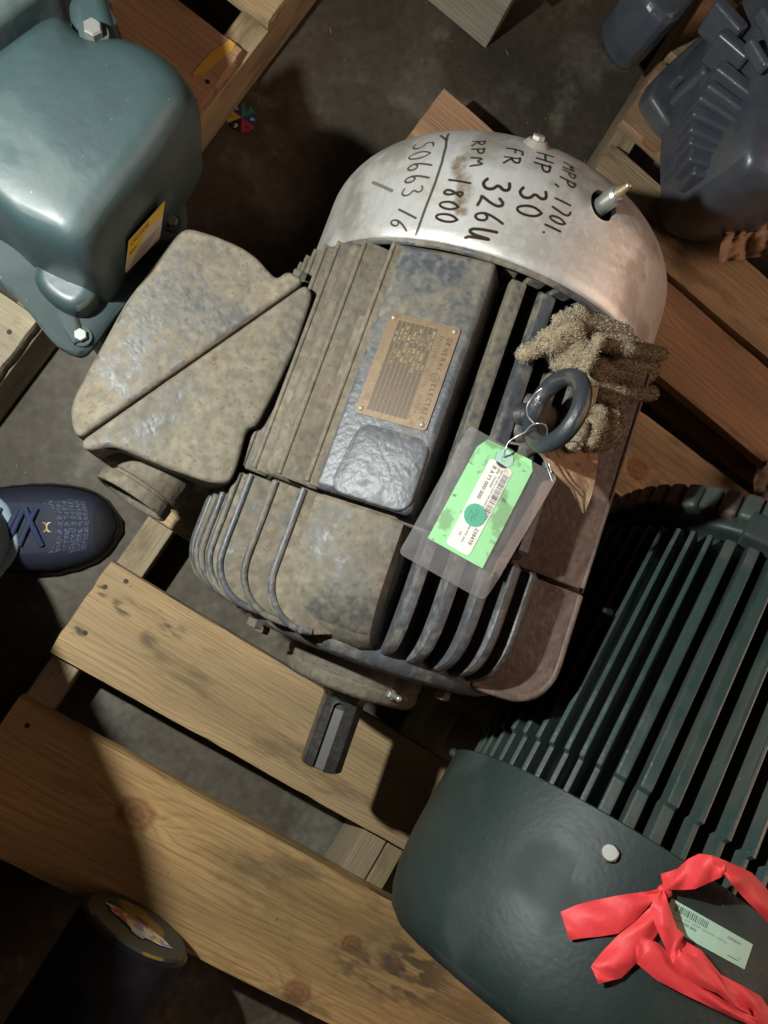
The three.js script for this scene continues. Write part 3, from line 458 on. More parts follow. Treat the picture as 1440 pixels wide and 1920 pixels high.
  for (let i = 0; i < 16; i++) onAxis(part('inner_fin', stub, halfM[i % 4], motor), -74 + i * 9.3);
}
// conduit box: two castings parted along a diagonal seam
{
  const Y = 0.298, B = (l) => l.map(([x, y]) => { const p = at(x, y, Y).sub(motor.position); const q = p.applyAxisAngle(V3(0, 1, 0), -MYAW); return [q.x, q.z]; });
  const cover = B([[146, 824], [133, 800], [130, 770], [140, 738], [235, 565], [332, 436], [352, 424], [408, 441], [452, 460], [484, 482], [503, 505], [520, 522], [536, 507], [552, 510], [573, 527]]);
  const body = B([[574, 529.5], [588, 547], [584, 568], [556, 652], [516, 736], [482, 800], [464, 803], [452, 852], [443, 882], [430, 908], [392, 905], [318, 880], [250, 852], [214, 836], [158, 846], [148.5, 827]]);
  const box = part('conduit_box', boxUV(crease(puff(cover, roundTop(.10, Y, .0055), .009, 1), 1.0), 2), boxM[0], motor, 'dust caked half of the conduit box away from the frame');
  let g = crease(puff(body, roundTop(.10, Y - .001, .0055), .009, 1), 1.0);
  const hp = B([[208, 834]])[0], hole = new THREE.CylinderGeometry(0.0068, 0.0068, 0.05, 20).applyMatrix4(new THREE.Matrix4().makeRotationX(1.25).setPosition(hp[0], Y - .013, hp[1]));
  g = cut(boxUV(g, 2), boxUV(hole, 2)); part('conduit_box', boxUV(crease(g, .6), 2), boxM[1], motor, 'dust caked half of the conduit box beside the frame');
  const low = part('box_neck', boxUV(new RoundedBoxGeometry(.09, .14, .15, 3, .012), 2), heavyM[1], motor); low.position.set(-.205, .19, -.27);
  const hub = part('conduit_hub', crease(boxUV(lathe([[.0002, -.05], [.033, -.05], [.0335, -.03], [.0335, .026], [.0355, .0285], [.0395, .0285], [.0405, .027], [.0405, .016], [.039, .0145], [.039, .012], [.0425, .011], [.0445, .008], [.0445, -.03]].reverse(), 56), 2), .5), heavyM[0], motor, 'threaded conduit opening facing the shaft end');
  const c = at(276, 896, 0.215).sub(motor.position).applyAxisAngle(V3(0, 1, 0), -MYAW); hub.position.copy(c); hub.rotation.set(-0.13, -MYAW - .02, 0, 'YXZ');
  for (const [x, y] of [[152, 770], [560, 520]]) { const b = part('bolt', boxUV(hexBolt(.008, .007), 2), boxM[0], motor); const p = at(x, y, Y - .03).sub(motor.position).applyAxisAngle(V3(0, 1, 0), -MYAW); b.position.copy(p); b.rotation.x = x < 300 ? 1.2 : -1.2; }
}
// lifting eye
{
  const e = part('lifting_eye', merged([new THREE.TorusGeometry(.0315, .0078, 20, 64), new THREE.CylinderGeometry(.009, .0125, .02, 20).translate(0, -.041, 0), new THREE.CylinderGeometry(.015, .016, .006, 24).translate(0, -.052, 0)]), std({ map: tex(256, 256, (u, v) => mix3([50, 55, 60], [84, 80, 70], sstep(.54, .72, fbm(u, v, 7, 7, 4, 801)))), roughness: .36, metalness: .2, bumpMap: woodBump, bumpScale: .0006 }), motor, 'dark grey lifting ring');
  e.position.copy(V3(.036, .437, -.302)); e.rotation.set(0, Math.PI / 2, 0); e.quaternion.premultiply(new THREE.Quaternion().setFromAxisAngle(V3(0, 0, 1), -13 * Math.PI / 180));
  const b = part('lifting_boss', boxUV(new RoundedBoxGeometry(.05, .05, .05, 4, .012), 2), halfM[3], motor); b.position.copy(rad(13, .168, -.302)); b.rotation.z = -13 * Math.PI / 180;
}

// ---------------------------------------------------------------- tag in its clear sleeve
{
  const Y = 0.404, hole = at(945, 861, Y), o = thing('shipping_tag', 'light green shipping tag with barcode label in a clear sleeve, wired to the lifting ring', 'tag', hole);
  const L = (px, py, y) => at(px, py, y).sub(hole);
  const c0 = L(914, 824, Y), c1 = L(996, 863, Y), b0 = L(802, 1009, Y), b1 = L(904, 1066, Y);
  const yd = b1.clone().sub(b0).normalize(), up = V3(0, 1, 0), xd = yd.clone().cross(up).normalize(); // xd: from the hole to the foot of the tag
  const uvOf = (p) => [p.dot(xd), p.dot(yd)];
  const poly = [[894, 838], [914, 824], [996, 863], [998, 883], [904, 1066], [802, 1009]].map(([x, y]) => uvOf(L(x, y, Y)));
  const M = (y) => new THREE.Matrix4().makeBasis(xd, yd, up).setPosition(0, y, 0);
  const s = new THREE.Shape(poly.map((a) => new THREE.Vector2(...a))); const hp = new THREE.Path(); hp.absarc(0, 0, 0.0028, 0, 7); s.holes.push(hp);
  const cardTex = tex(512, 512, (u, v) => { let c = mix3([166, 240, 172], [150, 230, 158], fbm(u, v, 6, 6, 4, 901)); c = mix3(c, [110, 146, 96], .6 * sstep(.60, .70, fbm(u, v, 5, 5, 6, 905, .62))); c = mix3(c, [70, 90, 60], .7 * sstep(.73, .78, fbm(u, v, 30, 12, 4, 909))); return c; });
  const card = new THREE.ExtrudeGeometry(s, { depth: .0006, bevelEnabled: false, curveSegments: 16 }); { const uv = card.attributes.uv; for (let i = 0; i < uv.count; i++) uv.setXY(i, uv.getX(i) * 7 + .3, uv.getY(i) * 7 + .55); }
  card.applyMatrix4(M(0)); part('card', card, std({ map: cardTex, roughness: .75 }), o);
  const ey = new THREE.RingGeometry(.0029, .0085, 28); ey.applyMatrix4(M(.0012)); part('eyelet', ey, std({ color: 0xb4dcd2, roughness: .5 }), o);
  const q = [[918, 861], [962, 882], [879, 1042], [834, 1019]].map(([x, y]) => uvOf(L(x, y, Y))), lw = Math.hypot(q[2][0] - q[1][0], q[2][1] - q[1][1]), lh = Math.hypot(q[1][0] - q[0][0], q[1][1] - q[0][1]);
  const cx = q.reduce((t, a) => t + a[0], 0) / 4, cy = q.reduce((t, a) => t + a[1], 0) / 4, an = Math.atan2(q[2][1] - q[1][1], q[2][0] - q[1][0]);
  const lab = canvas(1200, Math.round(1200 * lh / lw), (x, w, h) => {
    x.fillStyle = '#fbfaf4'; x.fillRect(0, 0, w, h); const r = rng(4); for (let i = 0; i < 300; i++) { x.fillStyle = 'rgba(150,140,110,' + .03 * r() + ')'; x.beginPath(); x.arc(r() * w, r() * h, 4 + r() * 40, 0, 7); x.fill(); }
    x.fillStyle = 'rgba(150,138,90,.30)'; for (let i = 0; i < 60; i++) { x.beginPath(); x.arc(20 + r() * 90, r() * h * .8, 6 + r() * 34, 0, 7); x.globalAlpha = .16; x.fill(); } x.globalAlpha = 1;
    x.fillStyle = '#2b2228'; let p = 100; while (p < 700) { const a = 3 + (r() * 4 | 0) * 4; x.fillRect(p, 12, a, 84); p += a + 4 + (r() * 3 | 0) * 4; }
    x.font = 'bold 32px sans-serif'; x.fillText('MOTOR, QHD, C 30HP 1800 RPM 326U, BALD', 70, 134); x.font = 'bold 38px sans-serif'; x.fillText('Mfg   TOSHIBA', 70, 180);
    x.font = 'bold 68px sans-serif'; x.fillText('B A Y1 000 000', 64, 258); x.font = 'bold 66px sans-serif'; x.fillText('238419', 850, 88);
    x.font = 'bold 34px sans-serif'; x.fillText('HP 1800 RPM 326U', 790, 176); x.font = 'bold 42px sans-serif'; x.fillText('EA', 980, 246);
  });
  const lg = placard(lw, lh, .0003, .004, xd.clone().multiplyScalar(Math.cos(an)).addScaledVector(yd, Math.sin(an)), yd.clone().multiplyScalar(Math.cos(an)).addScaledVector(xd, -Math.sin(an)), xd.clone().multiplyScalar(cx).addScaledVector(yd, cy).add(V3(0, .0009, 0)));
  part('label', lg, std({ map: lab, roughness: .6 }), o, 'white barcode label');
  const dot = new THREE.CylinderGeometry(.0103, .0103, .0003, 40); const d0 = L(889, 966, Y); dot.translate(d0.x, .0018, d0.z);
  const dm = canvas(256, 256, (x) => { x.fillStyle = '#47b796'; x.fillRect(0, 0, 256, 256); x.strokeStyle = 'rgba(24,50,52,.8)'; x.lineWidth = 4; x.lineCap = 'round'; for (const l of [[60, 150, 110, 100, 120, 160, 180, 96], [110, 190, 150, 110, 160, 190, 210, 120], [50, 110, 100, 96, 140, 130, 200, 150], [90, 210, 150, 170, 180, 200, 220, 180]]) { x.beginPath(); x.moveTo(l[0], l[1]); x.bezierCurveTo(...l.slice(2)); x.stroke(); } });
  part('dot_sticker', dot, std({ map: dm, roughness: .5 }), o, 'teal round sticker with pen marks');
  // sleeve: two clear sheets, welded round the rim
  const C = [[880, 797], [1047, 893], [910, 1128], [748, 1037]], sheet = (dy, seed) => {
    const rows = []; for (let i = 0; i <= 36; i++) { const row = []; for (let j = 0; j <= 24; j++) {
      let u = j / 24, v = i / 36; const cu = Math.min(u, 1 - u), cv = Math.min(v, 1 - v), k = .05; if (cu < k && cv < k) { const du = k - cu, dv = k - cv, d = Math.hypot(du, dv); if (d > k) { const f = k / d; u = u < .5 ? k - du * f : 1 - k + du * f; v = v < .5 ? k - dv * f : 1 - k + dv * f; } }
      const x = mix(mix(C[0][0], C[1][0], u), mix(C[3][0], C[2][0], u), v), y = mix(mix(C[0][1], C[1][1], u), mix(C[3][1], C[2][1], u), v), rim = sstep(0, .12, Math.min(u, 1 - u, v, 1 - v));
      const p = L(x, y, Y); p.y += dy * rim + (.0028 * (fbm(u * .5, v * .5, 9, 9, 3, seed) - .5) * (v > .72 ? 2.4 : .7)) * rim - .004 * Math.pow(Math.max(0, v - .8) / .2, 2); row.push(p); } rows.push(row); } return strip(rows);
  };
  const film = phys({ color: new THREE.Color().setRGB(.95, .94, .94), roughness: .11, transmission: .93, thickness: 0, ior: 1.45, bumpMap: woodBump, bumpScale: .0002 });
  part('sleeve', merged([sheet(.0034, 931), sheet(-.0016, 941)]), film, o);
  // wire from the ring through the hole, with loose ends
  const W = std({ color: 0xb9b6b2, roughness: .35, metalness: .8 }), w = (l, r = .0007) => tube(l.map(([x, y, h]) => L(x, y, h)), r, 60, 6);
  part('wire', merged([w([[945, 862, .402], [947, 845, .412], [954, 829, .414], [970, 818, .418], [985, 810, .424], [996, 798, .430], [1010, 794, .436], [1022, 797, .436], [1026, 812, .430], [1018, 826, .424], [1000, 832, .418], [975, 832, .416], [956, 829, .413]]), w([[954, 829, .414], [975, 833, .417], [1000, 842, .416], [1018, 858, .414], [1026, 876, .414], [1036, 903, .416]]), w([[956, 831, .415], [985, 837, .418], [1012, 848, .418], [1028, 868, .417], [1034, 886, .42]]), w([[1002, 795, .434], [990, 780, .432], [988, 764, .434], [996, 748, .438], [1006, 736, .444], [1018, 728, .448], [1012, 742, .442], [1004, 752, .44], [1014, 756, .446]])]), W, o, 'thin twisted steel wire');
}

// ---------------------------------------------------------------- rag, paper scraps
const onM = (px, py, r) => { const h = onCyl(px, py, axisI, r); return h.p.applyMatrix4(axisM); };
const fuzzM = std({ map: tex(256, 256, (u, v) => mix3([112, 98, 76], [160, 146, 120], fbm(u, v, 30, 30, 4, 951))), roughness: 1 });
{
  const caps = [[985, 664, .210, 1030, 642, .213, .0080], [1030, 640, .212, 1066, 622, .214, .0125], [1040, 660, .208, 1075, 672, .212, .0095], [1052, 604, .204, 1085, 594, .206, .0085], [1085, 596, .206, 1170, 624, .207, .0080], [1075, 618, .205, 1180, 650, .204, .0105], [1082, 640, .216, 1094, 664, .219, .0075], [1078, 660, .218, 1066, 684, .214, .0065],
    [1112, 640, .217, 1170, 652, .220, .0075], [1170, 652, .220, 1238, 664, .216, .0078], [1110, 690, .204, 1210, 700, .202, .0115], [1150, 676, .208, 1225, 690, .207, .0070], [1112, 700, .214, 1160, 738, .214, .0068], [1160, 738, .214, 1222, 738, .211, .0072], [1124, 636, .228, 1098, 690, .226, .0050],
    [1085, 765, .204, 1112, 800, .208, .0105], [1120, 775, .213, 1104, 826, .213, .0082], [1144, 760, .212, 1142, 818, .212, .0078], [1160, 762, .208, 1164, 800, .207, .0066], [1086, 800, .212, 1074, 836, .209, .0078], [1108, 800, .205, 1150, 815, .204, .011], [1064, 806, .206, 1100, 836, .204, .0072], [1100, 705, .204, 1135, 750, .206, .0105], [1045, 682, .206, 1062, 690, .207, .0070], [1118, 835, .206, 1140, 828, .206, .0070]];
  const seg = caps.map(([x, y, r, x2, y2, r2, w]) => [onM(x, y, r), onM(x2, y2, r2), w]), bb = new THREE.Box3(); seg.forEach(([a, b]) => bb.expandByPoint(a).expandByPoint(b)); bb.expandByScalar(.03);
  const c = bb.getCenter(V3()), size = Math.max(...bb.getSize(V3()).toArray()) / 2, N = 72, mc = new MarchingCubes(N, fuzzM, false, false, 120000), p = V3(), ab = V3(); mc.isolation = 0;
  const sd = (p) => { let s = 0; for (const [a, b, w] of seg) { ab.copy(b).sub(a); const t = clamp(p.clone().sub(a).dot(ab) / ab.lengthSq()), d = p.distanceTo(a.clone().addScaledVector(ab, t)) - w; s += Math.exp(-d / .0019); } const d = -.0019 * Math.log(s + 1e-30); return d + 0.0026 * (fbm(p.x * 6 + p.y * 5, p.z * 6 - p.y * 3, 7, 7, 3, 961) - .5); };
  for (let k = 0; k < N; k++) for (let j = 0; j < N; j++) for (let i = 0; i < N; i++) { p.set((i - N / 2) / (N / 2), (j - N / 2) / (N / 2), (k - N / 2) / (N / 2)).multiplyScalar(size).add(c); mc.field[i + j * N + k * N * N] = -sd(p) / size; }
  mc.update(); const g = new THREE.BufferGeometry(), n = mc.count; const base = onM(1110, 700, .2), pos = mc.positionArray.slice(0, n * 3), nor = mc.normalArray.slice(0, n * 3);
  for (let i = 0; i < n; i++) { pos[i * 3] = pos[i * 3] * size + c.x - base.x; pos[i * 3 + 1] = pos[i * 3 + 1] * size + c.y - base.y; pos[i * 3 + 2] = pos[i * 3 + 2] * size + c.z - base.z; }
  g.setAttribute('position', new THREE.BufferAttribute(pos, 3)); g.setAttribute('normal', new THREE.BufferAttribute(nor, 3)); g.setAttribute('uv', new THREE.BufferAttribute(new Float32Array(n * 2), 2));
  const rag = thing('cleaning_rag', 'fuzzy dirty brown rag draped over the motor behind the lifting ring', 'rag', base);
  part('cloth', boxUV(g, 14), fuzzM, rag);
  const fg = strip([[V3(-.00022, 0, 0), V3(.00022, 0, 0)], [V3(-.00018, .0009, .0004), V3(.0002, .0009, .0004)], [V3(-.0001, .0013, .0011), V3(.00012, .0013, .0011)]]), COUNT = 34000;
  const inst = new THREE.InstancedMesh(fg, std({ color: 0xffffff, roughness: 1 }), COUNT), r = rng(15), m = new THREE.Matrix4(), qn = new THREE.Quaternion(), q2 = new THREE.Quaternion(), col = new THREE.Color();
  for (let i = 0; i < COUNT; i++) { const k = (r() * n / 3 | 0) * 3; let a = r(), b = r(); if (a + b > 1) { a = 1 - a; b = 1 - b; } const P = V3(), Q = V3(); for (let t = 0; t < 3; t++) { const w = [1 - a - b, a, b][t]; P.addScaledVector(V3(pos[(k + t) * 3], pos[(k + t) * 3 + 1], pos[(k + t) * 3 + 2]), w); Q.addScaledVector(V3(nor[(k + t) * 3], nor[(k + t) * 3 + 1], nor[(k + t) * 3 + 2]), w); }
    Q.normalize().add(V3(r() - .5, r() - .5, r() - .5).multiplyScalar(1.1)).normalize(); qn.setFromUnitVectors(V3(0, 1, 0), Q); q2.setFromAxisAngle(V3(0, 1, 0), r() * 6.3); qn.multiply(q2); const s = .6 + r() * 1.0; m.compose(P, qn, V3(s, s, s)); inst.setMatrixAt(i, m); const w = clamp(.45 * r() + 1.1 * (fbm(P.x * 9 + 3, P.z * 9 + 3 + P.y * 6, 60, 60, 3, 967) - .22)); col.setRGB(mix(.12, .46, w), mix(.10, .40, w), mix(.065, .30, w)); inst.setColorAt(i, col); }
  inst.name = 'fibre'; inst.userData.kind = 'stuff'; inst.castShadow = inst.receiveShadow = true; rag.add(inst);
}
const kraft = std({ map: tex(256, 256, (u, v) => mix3(mix3([176, 148, 118], [150, 120, 92], fbm(u, v, 6, 6, 5, 971)), [104, 78, 58], .6 * sstep(.6, .75, fbm(u, v, 11, 7, 4, 975)))), roughness: .85, bumpMap: woodBump, bumpScale: .0006 });
function sheetFrom(rows, cols, fn, t = .0006) { return thick(Array.from({ length: rows + 1 }, (_, i) => Array.from({ length: cols + 1 }, (_, j) => fn(j / cols, i / rows))), t); }
const lerpRow = (R, v) => { const k = Math.min(R.length - 2, Math.floor(v * (R.length - 1))), f = v * (R.length - 1) - k; return R[k].map((x, i) => mix(x, R[k + 1][i], f)); };
{
  const R = [[1008, 840, 1122, 838], [1024, 868, 1120, 868], [1044, 892, 1114, 905], [1068, 914, 1108, 932], [1092, 962, 1098, 960]];
  const o = sheetFrom(16, 12, (u, v) => { const q = lerpRow(R, v); return onM(mix(q[0], q[2], u), mix(q[1], q[3], u), .199 + .012 * Math.sin(v * 2.6) * (.5 + u) + .004 * fbm(u, v, 4, 4, 2, 981)); });
  tag(part('paper_scrap', o, kraft, scene), 'curled brown paper scrap with a pointed tip below the rag', 'paper');
  const o2 = sheetFrom(8, 4, (u, v) => { const q = lerpRow([[1101, 724, 1122, 726], [1096, 746, 1115, 755], [1090, 770, 1104, 772]], v); return onM(mix(q[0], q[2], u), mix(q[1], q[3], u), .236 + .002 * Math.sin(u * 3)); });
  tag(part('torn_scrap', o2, std({ map: tex(64, 64, (u, v) => mix3([188, 172, 126], [150, 132, 90], fbm(u, v, 8, 8, 3, 985))), roughness: .8 }), scene), 'small pale yellow torn scrap stuck in the rag', 'scrap');
  const o3 = sheetFrom(14, 22, (u, v) => { const q = lerpRow([[1356, 426, 1470, 384], [1352, 452, 1480, 430], [1345, 494, 1490, 470]], v); return at(mix(q[0], q[2], u), mix(q[1], q[3], u), .012 + .05 * fbm(u * 1.4, v, 3, 3, 3, 991) + .01 * Math.abs(Math.sin(u * 12 + v * 2))); });
  tag(part('crumpled_paper', o3, kraft, scene), 'crumpled tan paper lying across the boards at the right edge below the grey motor', 'paper');
  const o4 = sheetFrom(10, 8, (u, v) => { const q = lerpRow([[1424, 868, 1480, 850], [1412, 900, 1490, 905], [1414, 930, 1490, 960]], v); return at(mix(q[0], q[2], u), mix(q[1], q[3], u), .006 + .06 * fbm(u, v, 4, 4, 3, 995)); });
  tag(part('crumpled_paper', o4, shadeBrownM[0], scene), 'dark brown crumpled lump at the right edge above the ribbed green motor', 'paper');
}

// ---------------------------------------------------------------- green motor, lower right
const yaw2 = -0.088, pit2 = 0.181, az2 = V3(Math.sin(yaw2) * Math.cos(pit2), Math.sin(pit2), Math.cos(yaw2) * Math.cos(pit2)), ax2 = V3(Math.cos(yaw2), 0, -Math.sin(yaw2)), ay2 = az2.clone().cross(ax2);
{
  const o = thing('electric_motor', 'dark green ribbed motor at the lower right, its fan cover toward the front', 'electric motor', V3(0.676, 0.246 + DECK, 0.808)); o.quaternion.setFromRotationMatrix(new THREE.Matrix4().makeBasis(ax2, ay2, az2)); o.updateMatrixWorld(true);
  const inv = o.matrixWorld.clone().invert(), R2 = .211, S = (l) => new THREE.Shape(l.map((a) => new THREE.Vector2(...a)));
  const prof = [[.206, .001], [.2085, 0], [.211, .0015], [.211, .06], [.2105, .10], [.207, .14], [.200, .165], [.190, .183], [.175, .193], [.04, .196], [.0002, .196], [.0002, .192], [.17, .188], [.186, .178], [.196, .16], [.203, .135], [.206, .1], [.206, .001]];
  part('fan_cover', boxUV(crease(lathe(prof, 128, -Math.PI, Math.PI), .8), 3), greenM, o, 'smooth dark green fan cover');
  part('frame', boxUV(lathe([[.05, -.40], [.150, -.40], [.156, -.36], [.156, .05], [.05, .05]], 72), 3), greenM, o);
  const f = fin(S([[-.338, .14], [-.338, .186], [-.330, .1985], [-.040, .1985], [-.037, .192], [.03, .192], [.03, .14]]), .0062, .002, 3), f2 = fin(S([[-.338, .14], [-.338, .186], [-.330, .1985], [-.040, .1985], [-.037, .192], [.03, .192], [.03, .14]]), .0125, .0028, 3);
  [-112, -105, -98, -91.5, -85, -79, -73, -67.5, -62, -57, -51.5, -45, -38, -30.5, -22.5, -14.5, -6.5, 1.5, 9.5, 17.5, 25.5, 33.5, 42].forEach((a) => {
    const t = a * Math.PI / 180, m = part('cooling_fin', a === -45 || a === -38 || a === -30.5 ? f2 : f, finM, o), tilt = t * .78; m.rotation.z = -tilt; const p = V3(Math.sin(t), Math.cos(t), 0).multiplyScalar(.1985), q = V3(Math.sin(tilt), Math.cos(tilt), 0).multiplyScalar(.1985); m.position.copy(p.sub(q));
  });
  part('end_flange', boxUV(lathe([[.05, -.352], [.176, -.352], [.184, -.358], [.184, -.40], [.05, -.41]], 90), 3), greenM, o);
  const tooth = boxUV(new RoundedBoxGeometry(.0205, .022, .036, 4, .0062), 3);
  for (let i = 0; i < 30; i++) { const a = (-130 + i * 6.6) * Math.PI / 180, m = part('rim_tooth', tooth, i % 3 ? finM : shadeBrownM[1], o); m.position.set(Math.sin(a) * .186, Math.cos(a) * .186, -.384); m.rotation.z = -a; }
  const lug = part('lug', boxUV(new RoundedBoxGeometry(.07, .03, .035, 3, .005), 3), greenM, o); { const a = -33 * Math.PI / 180; lug.position.set(Math.sin(a) * .194, Math.cos(a) * .194, -.352); lug.rotation.z = -a; }
  const b = part('bolt', merged([hexBolt(.0084, .0052), new THREE.CylinderGeometry(.0066, .0078, .0012, 24).translate(0, .0056, 0)]), zinc, o, 'bright zinc bolt head'); { const h = onCyl(1143, 1600, inv, R2); b.position.set(Math.sin(h.a) * (R2 - .0004), Math.cos(h.a) * (R2 - .0004), h.z); b.rotation.z = -h.a; b.rotation.y = .0; }
  const sc = part('bolt', new THREE.SphereGeometry(.006, 14, 10), greenM, o); { const h = onCyl(851, 1412, inv, R2); sc.position.copy(h.p); }
  const onG = (px, py, lift) => onCyl(px, py, inv, R2 + lift).p.applyMatrix4(o.matrixWorld);
  // barcode label
  const lab = canvas(900, 330, (x, w, h) => { x.fillStyle = '#aed2bc'; x.fillRect(0, 0, w, h); const r = rng(6); x.fillStyle = '#4a6660'; let p = 60; while (p < 420) { const a = 4 + (r() * 4 | 0) * 3; x.fillRect(p, 30, a, 84); p += a + 4 + (r() * 3 | 0) * 3; } x.fillStyle = '#3f5a56'; x.font = 'bold 46px sans-serif'; x.fillText('235531', 640, 92); x.font = '32px sans-serif'; x.fillText('MOTOR, QHD, 200HP 1800 RPM, 20HP GE', 60, 158); x.font = 'bold 44px sans-serif'; x.fillText('B A Y1 500 000', 40, 214); x.font = '30px sans-serif'; x.fillText('Mfg', 40, 268); x.fillText('EA', 800, 250); x.fillRect(700, 268, 110, 10);
    for (let i = 0; i < 40; i++) { x.fillStyle = 'rgba(220,238,226,' + .08 * r() + ')'; x.fillRect(r() * w, 0, 4 + r() * 26, h); } });
  const Q = [[1259, 1684], [1412, 1771], [1396, 1818], [1240, 1733]], rows = []; for (let i = 0; i <= 4; i++) { const row = []; for (let j = 0; j <= 16; j++) { const u = j / 16, v = i / 4, X = mix(mix(Q[0][0], Q[1][0], u), mix(Q[3][0], Q[2][0], u), v), Y = mix(mix(Q[0][1], Q[1][1], u), mix(Q[3][1], Q[2][1], u), v); row.push(onCyl(X, Y, inv, R2 + .0009).p); } rows.push(row); }
  const lg = strip(rows); { const uv = lg.attributes.uv; for (let i = 0; i < uv.count; i++) uv.setY(i, 1 - uv.getY(i)); } part('label', lg, std({ map: lab, roughness: .5 }), o, 'mint green barcode label');
  // red flagging tape
  const tapeM = phys({ map: tex(256, 256, (u, v) => mix3([255, 82, 84], [246, 66, 72], fbm(u, v, 8, 8, 4, 1001))), roughness: .58, transmission: .22, thickness: 0, sheen: .3, sheenRoughness: .5, sheenColor: new THREE.Color(1, .4, .4), bumpMap: tex(256, 256, (u, v) => { const k = 255 * fbm(u, v, 5, 14, 4, 1007); return [k, k, k]; }, false), bumpScale: .0004 });
  const root = onG(1241, 1667, .004), tp = thing('flagging_tape', 'bright red flagging tape tied in a knot on the fan cover of the green motor', 'tape', root);
  const k = (x) => 1040 + x / 3.6, l = (y) => 1560 + y / 3.6, band = (R, seed, label) => {
    R.forEach((q) => { while (q.length < 6) q.push(0); });
    const n = (R.length - 1) * 7, g = thick(Array.from({ length: n + 1 }, (_, i) => Array.from({ length: 9 }, (_, j) => { const q = lerpRow(R, i / n), u = j / 8, w = .0016 * (fbm(u * .6, i / n, 5, 5, 3, seed) - .5) + .0012 * Math.sin(u * 6 + i * .4); return onG(k(mix(q[0], q[2], u)), l(mix(q[1], q[3], u)), q[4] + (q[5] ?? 0) * Math.sin(u * Math.PI) + w).sub(root); })), .00025);
    return part('strand', g, tapeM, tp, label);
  };
  band([[700, 388, 735, 398, .006], [620, 402, 650, 480, .005], [520, 416, 540, 600, .004, .003], [420, 430, 430, 685, .004, .003], [280, 460, 300, 706, .0035, .004], [150, 492, 195, 716, .004, .004], [40, 540, 100, 730, .006, .002]], 1011);
  band([[712, 392, 740, 396, .009], [652, 500, 742, 540, .009, .003], [545, 606, 690, 690, .008, .004], [425, 700, 575, 860, .006, .006], [320, 810, 450, 985, .006, .006], [262, 885, 352, 1010, .006, .004], [244, 908, 296, 1024, .008, .001]], 1021);
  band([[706, 396, 740, 392, .014], [648, 500, 772, 500, .016, .004], [676, 620, 826, 652, .016, .004], [742, 772, 872, 690, .014, .003], [780, 850, 840, 780, .013], [800, 890, 850, 810, .014, .003], [860, 960, 960, 850, .014, .004], [980, 1040, 1080, 950, .013, .004], [1100, 1090, 1170, 1070, .012, .002], [1200, 1170, 1260, 1150, .011], [1330, 1236, 1300, 1180, .011]], 1031);
  band([[552, 780, 580, 708, .012], [556, 890, 690, 745, .010, .004], [690, 1000, 810, 850, .008, .004], [880, 1100, 980, 1030, .007, .003], [1090, 1200, 1180, 1160, .007, .003], [1290, 1290, 1330, 1236, .007, .003], [1480, 1390, 1520, 1320, .007, .003]], 1041);
  band([[828, 800, 868, 728, .009], [930, 930, 990, 800, .008, .003], [1100, 1060, 1120, 962, .008, .004], [1230, 1150, 1260, 1036, .008, .004], [1330, 1230, 1390, 1108, .008, .004], [1400, 1330, 1480, 1240, .008, .004]], 1051);
  band([[716, 282, 734, 378, .010], [770, 268, 790, 390, .016, .004], [832, 246, 860, 392, .022, .004], [900, 182, 945, 386, .030, .004], [975, 146, 1050, 340, .040, .004], [1060, 158, 1110, 312, .046, .003], [1150, 192, 1152, 292, .048, .001]], 1061);
  band([[1056, 158, 1150, 290, .050], [1150, 192, 1210, 372, .046, .004], [1240, 232, 1262, 430, .040, .005], [1330, 275, 1330, 500, .034, .005], [1440, 392, 1440, 612, .026, .005], [1560, 520, 1540, 760, .02, .004]], 1071);
  { const kn = part('knot', boxUV(new THREE.SphereGeometry(.0055, 20, 14).scale(1.3, .8, .9), 8), tapeM, tp); kn.position.set(0, .004, 0); }
}

